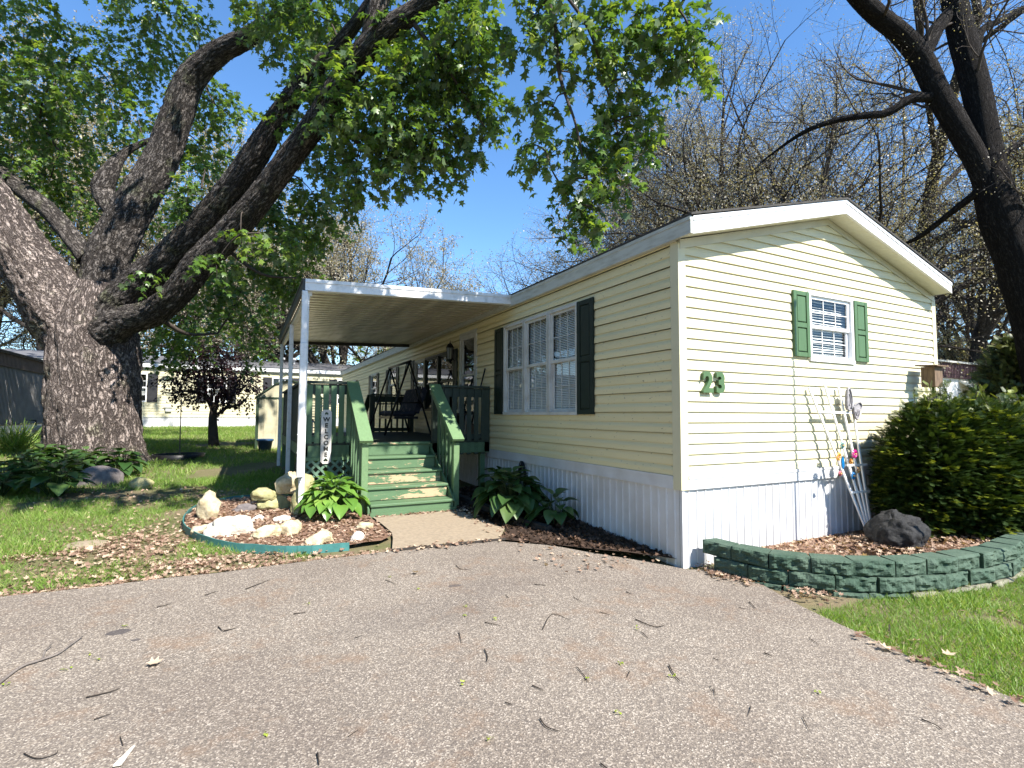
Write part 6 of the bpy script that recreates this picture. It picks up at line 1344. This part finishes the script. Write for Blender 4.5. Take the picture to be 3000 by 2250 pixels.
def scatter(n, cx_, cy_, sx_, sy_): return [(cx_ + RNG.normal() * sx_, cy_ + RNG.normal() * sy_) for _ in range(n)]
pts = [(x, y) for x, y in zip(RNG.random(5200) * 2.4 - .75, 5.6 + RNG.random(5200) * 3.3)]; kq = inpoly(np.array([p[0] for p in pts]), np.array([p[1] for p in pts]), BEDC); pts = [p for p, q_ in zip(pts, kq) if q_]
litter('bed_leaf_litter', 'dry brown leaves covering the stone bed', pts, .047, lambda x, y: g(x, y) + .058)
pts = scatter(1500, -1.05, 6.7, .42, .6) + scatter(700, -.3, 5.75, .6, .12) + [(-5 + 6.6 * RNG.random(), 5.46 + abs(RNG.normal()) * .06 - .05) for _ in range(1000)] + scatter(350, -2.2, 6.6, .6, .10) + scatter(700, -1.4, 9.6, 1.3, .7) + scatter(250, -2.5, 7.0, 1.5, .9)
litter('lawn_leaf_litter', 'dry brown leaves drifted on the lawn edge left of the stone bed', [p for p in pts if p[1] > 5.38], .047, lambda x, y: gn(x, y) + .018)
pts = scatter(240, 4.0, 3.45, .07, .16) + [((1 - f) * 3.72 + f * 3.45 + RNG.normal() * .05, (1 - f) * 2.1 + f * .2) for f in RNG.random(120)] + scatter(90, 4.2, 2.75, .12, .12) + [(3.4 + 4.5 * RNG.random(), RNG.random() * 2.1) for _ in range(70)] + [(2.6 + RNG.random() * 1.2, 4.0 + RNG.random() * 1.2) for _ in range(120)] + scatter(200, 2.75, 6.6, .08, .6) + scatter(140, 2.2, 6.93, .4, .02) + scatter(120, 2.0, 5.36, .5, .05)
litter('edge_leaf_litter', 'dry leaf crumbs along the house corner and driveway edge', pts, .045, lambda x, y: g(x, y) + .036)
pts = [(x, y) for x, y in zip(4.2 + RNG.random(3600) * 4.4, 2.3 + RNG.random(3600) * 1.45)]; kq = inpoly(np.array([p[0] for p in pts]), np.array([p[1] for p in pts]), BR); pts = [p for p, q_ in zip(pts, kq) if q_]
litter('right_bed_litter', 'dry leaves and bark chips in the right bed', pts, .05, lambda x, y: .20 - .10 * max(0, min(1, (y - 3.2) / .4)) - .14 * max(0, min(1, (4.6 - x) / .5)))
pts = [(x, y) for x, y in zip(2.6 + RNG.random(3800) * 1.25, 3.9 + RNG.random(3800) * 4.5)]; kq = inpoly(np.array([p[0] for p in pts]), np.array([p[1] for p in pts]), SIDEBED); pts = [p for p, q_ in zip(pts, kq) if q_]
litter('side_bed_litter', 'dark dead leaves in the shaded side bed', pts, .055, lambda x, y: g(x, y) + .035 + .05 * max(0, min(1, (x - 3.0) / .5)), .6, 'leaf_rotten')
# fallen sticks and twigs on the asphalt
dz_ = lambda x, y: g(x, y) + .026
def twig(label, pts, r, group=None, mat='twig_dark', name='fallen_twig', side=None):
    mb = MB(); P = [np.array([p[0], p[1], dz_(p[0], p[1]) + r]) for p in pts]; mb.tube(smooth_path(P, 4), list(np.linspace(r, r * .45, 4 * (len(P) - 1) + 1)), 6)
    for sd in (side or []): mb.tube([np.array([x, y, dz_(x, y) + r + h]) for x, y, h in sd], [r * .6, r * .45, r * .25][:len(sd)], 5)
    return tag(mb.build(name, M[mat], None, P[0]), label, 'twig', group)
gxy = lambda u, v: tuple(gd(u / KD, v / KD, .026)[:2])
st = [gxy(-20, 2020), gxy(60, 1960), gxy(120, 1938), gxy(170, 1920), gxy(205, 1895), gxy(240, 1870)]
fork = gxy(122, 1938); fk2 = gxy(134, 1912); fk3 = gxy(152, 1897)
twig('long forked grey stick lying on the asphalt at the lower left', st, .009, None, 'soil_stick', 'fallen_stick', [[(*fork, 0), (*fk2, .01), (*fk3, .012)]])
bk = [gxy(330, 2250), gxy(362, 2215), gxy(386, 2193)]; mbk = MB(); mbk.prism([(*bk[0], .03), (bk[0][0] + .03, bk[0][1] - .005, .03), (bk[2][0] + .012, bk[2][1] + .005, .03), (*bk[2], .03)], (0, 0, .006)); tag(mbk.build('wood_splinter', M['stone_white'], None, (*bk[0], .03)), 'pale wood splinter at the bottom edge of the asphalt', 'splinter')
TG = [((1420,1824),(1468,1835)),((1590,1845),(1618,1800),(1668,1818)),((1690,1955),(1715,1985),(1722,2000)),((1582,2107),(1602,2132),(1640,2145)),((1757,1794),(1787,1803)),((1878,1852),(1902,1873)),((1862,1816),(1915,1837),(1945,1834)),((1345,1854),(1352,1885)),((1420,1904),(1428,1925),(1426,1940)),((1336,1657),(1350,1668),(1380,1668)),((1566,1713),(1600,1716)),((1490,1752),(1480,1743)),((2590,1770),(2606,1785)),((2195,1765),(2215,1785)),((2604,1850),(2606,1830),(2608,1865)),((2000,1590),(2030,1597)),((1680,1750),(1705,1764)),((1220,1505),(1290,1502)),((252,2045),(320,2030),(352,2018)),((275,2110),(325,2092)),((70,2210),(110,2224),(160,2212),(170,2200)),((360,2185),(352,2160)),((600,1745),(640,1732)),((720,1727),(790,1700)),((640,1838),(652,1850)),((655,1850),(690,1842)),((1835,1735),(1850,1742)),((1960,1950),(1975,1978),(1992,1998)),((1845,1968),(1837,1985)),((2352,2102),(2372,2142)),((2700,2110),(2740,2125),(2760,2140)),((2080,2010),(2090,2030)),((2165,1780),(2185,1786)),((2092,2020),(2096,2040)),((1130,1700),(1160,1712)),((980,1590),(1050,1572)),((460,1780),(500,1770)),((860,1800),(895,1796)),((1040,1870),(1062,1862)),((2240,1915),(2262,1925)),((1560,2010),(1592,2024)),((2370,1870),(2400,1890)),((930,2210),(935,2245)),((1760,2240),(1790,2262)),((2090,1930),(2110,1937)),((2200,2070),(2192,2100)),((1020,2160),(1050,2140)),((1480,2060),(1500,2066))]
for t_ in TG: twig('small dark fallen twig lying on the driveway', [gxy(*q_) for q_ in t_], .002 + .0022 * RNG.random(), 'small twigs scattered over the driveway')
CK = [(1225,1725),(1365,1778),(1358,1805),(1720,1991),(1820,1944),(1865,1843),(1354,2005),(1434,2170),(1810,2092),(2396,2028),(265,1918),(285,1933),(363,1838),(190,1965),(20,2010),(775,2155),(1965,1980),(1450,1815),(900,1770),(1140,1690)]
for (u, v) in CK:
    x, y = gxy(u, v); n = 5; P = np.array([[x, y, dz_(x, y) + .008]] * n) + RNG.normal(size=(n, 3)) * [.008, .008, .002]; V, F, r = cards(LEAF4, LEAF4F, P, rand_dir(n) * [1, 1, .3], np.array([0, 0, 1.]) + RNG.normal(size=(n, 3)) * .4, .017)
    tag(mesh_obj('fallen_leaflet', V, F, M['catkin'], None, (x, y, dz_(x, y)), None, None, r), 'tiny yellow-green fallen leaflet on the driveway', 'leaflet', 'green leaflets scattered over the driveway')
OL = [(1218, 1682, 'curled tan oak leaf on the asphalt below the concrete landing'), (452, 1950, 'brown folded leaf on the asphalt right of the long stick'), (2680, 1885, 'tan leaf lying in the right lawn grass'), (2595, 1905, 'long pale dead leaf at the driveway edge of the right lawn'), (2780, 1925, 'pale curled leaf in the right lawn near the driveway edge')]
for u, v, lab in OL:
    x, y = gxy(u, v); V, F, r = cards(LT, LTF, np.array([[x, y, dz_(x, y) + .02]]), rand_dir(1) * [1, 1, .3], np.array([[.2, -.2, 1.]]), np.array([.085])); tag(mesh_obj('oak_leaf', V, F, M['leaf_dry'], None, (x, y, dz_(x, y)), None, None, np.full(len(F), .85)), lab, 'dead leaf')
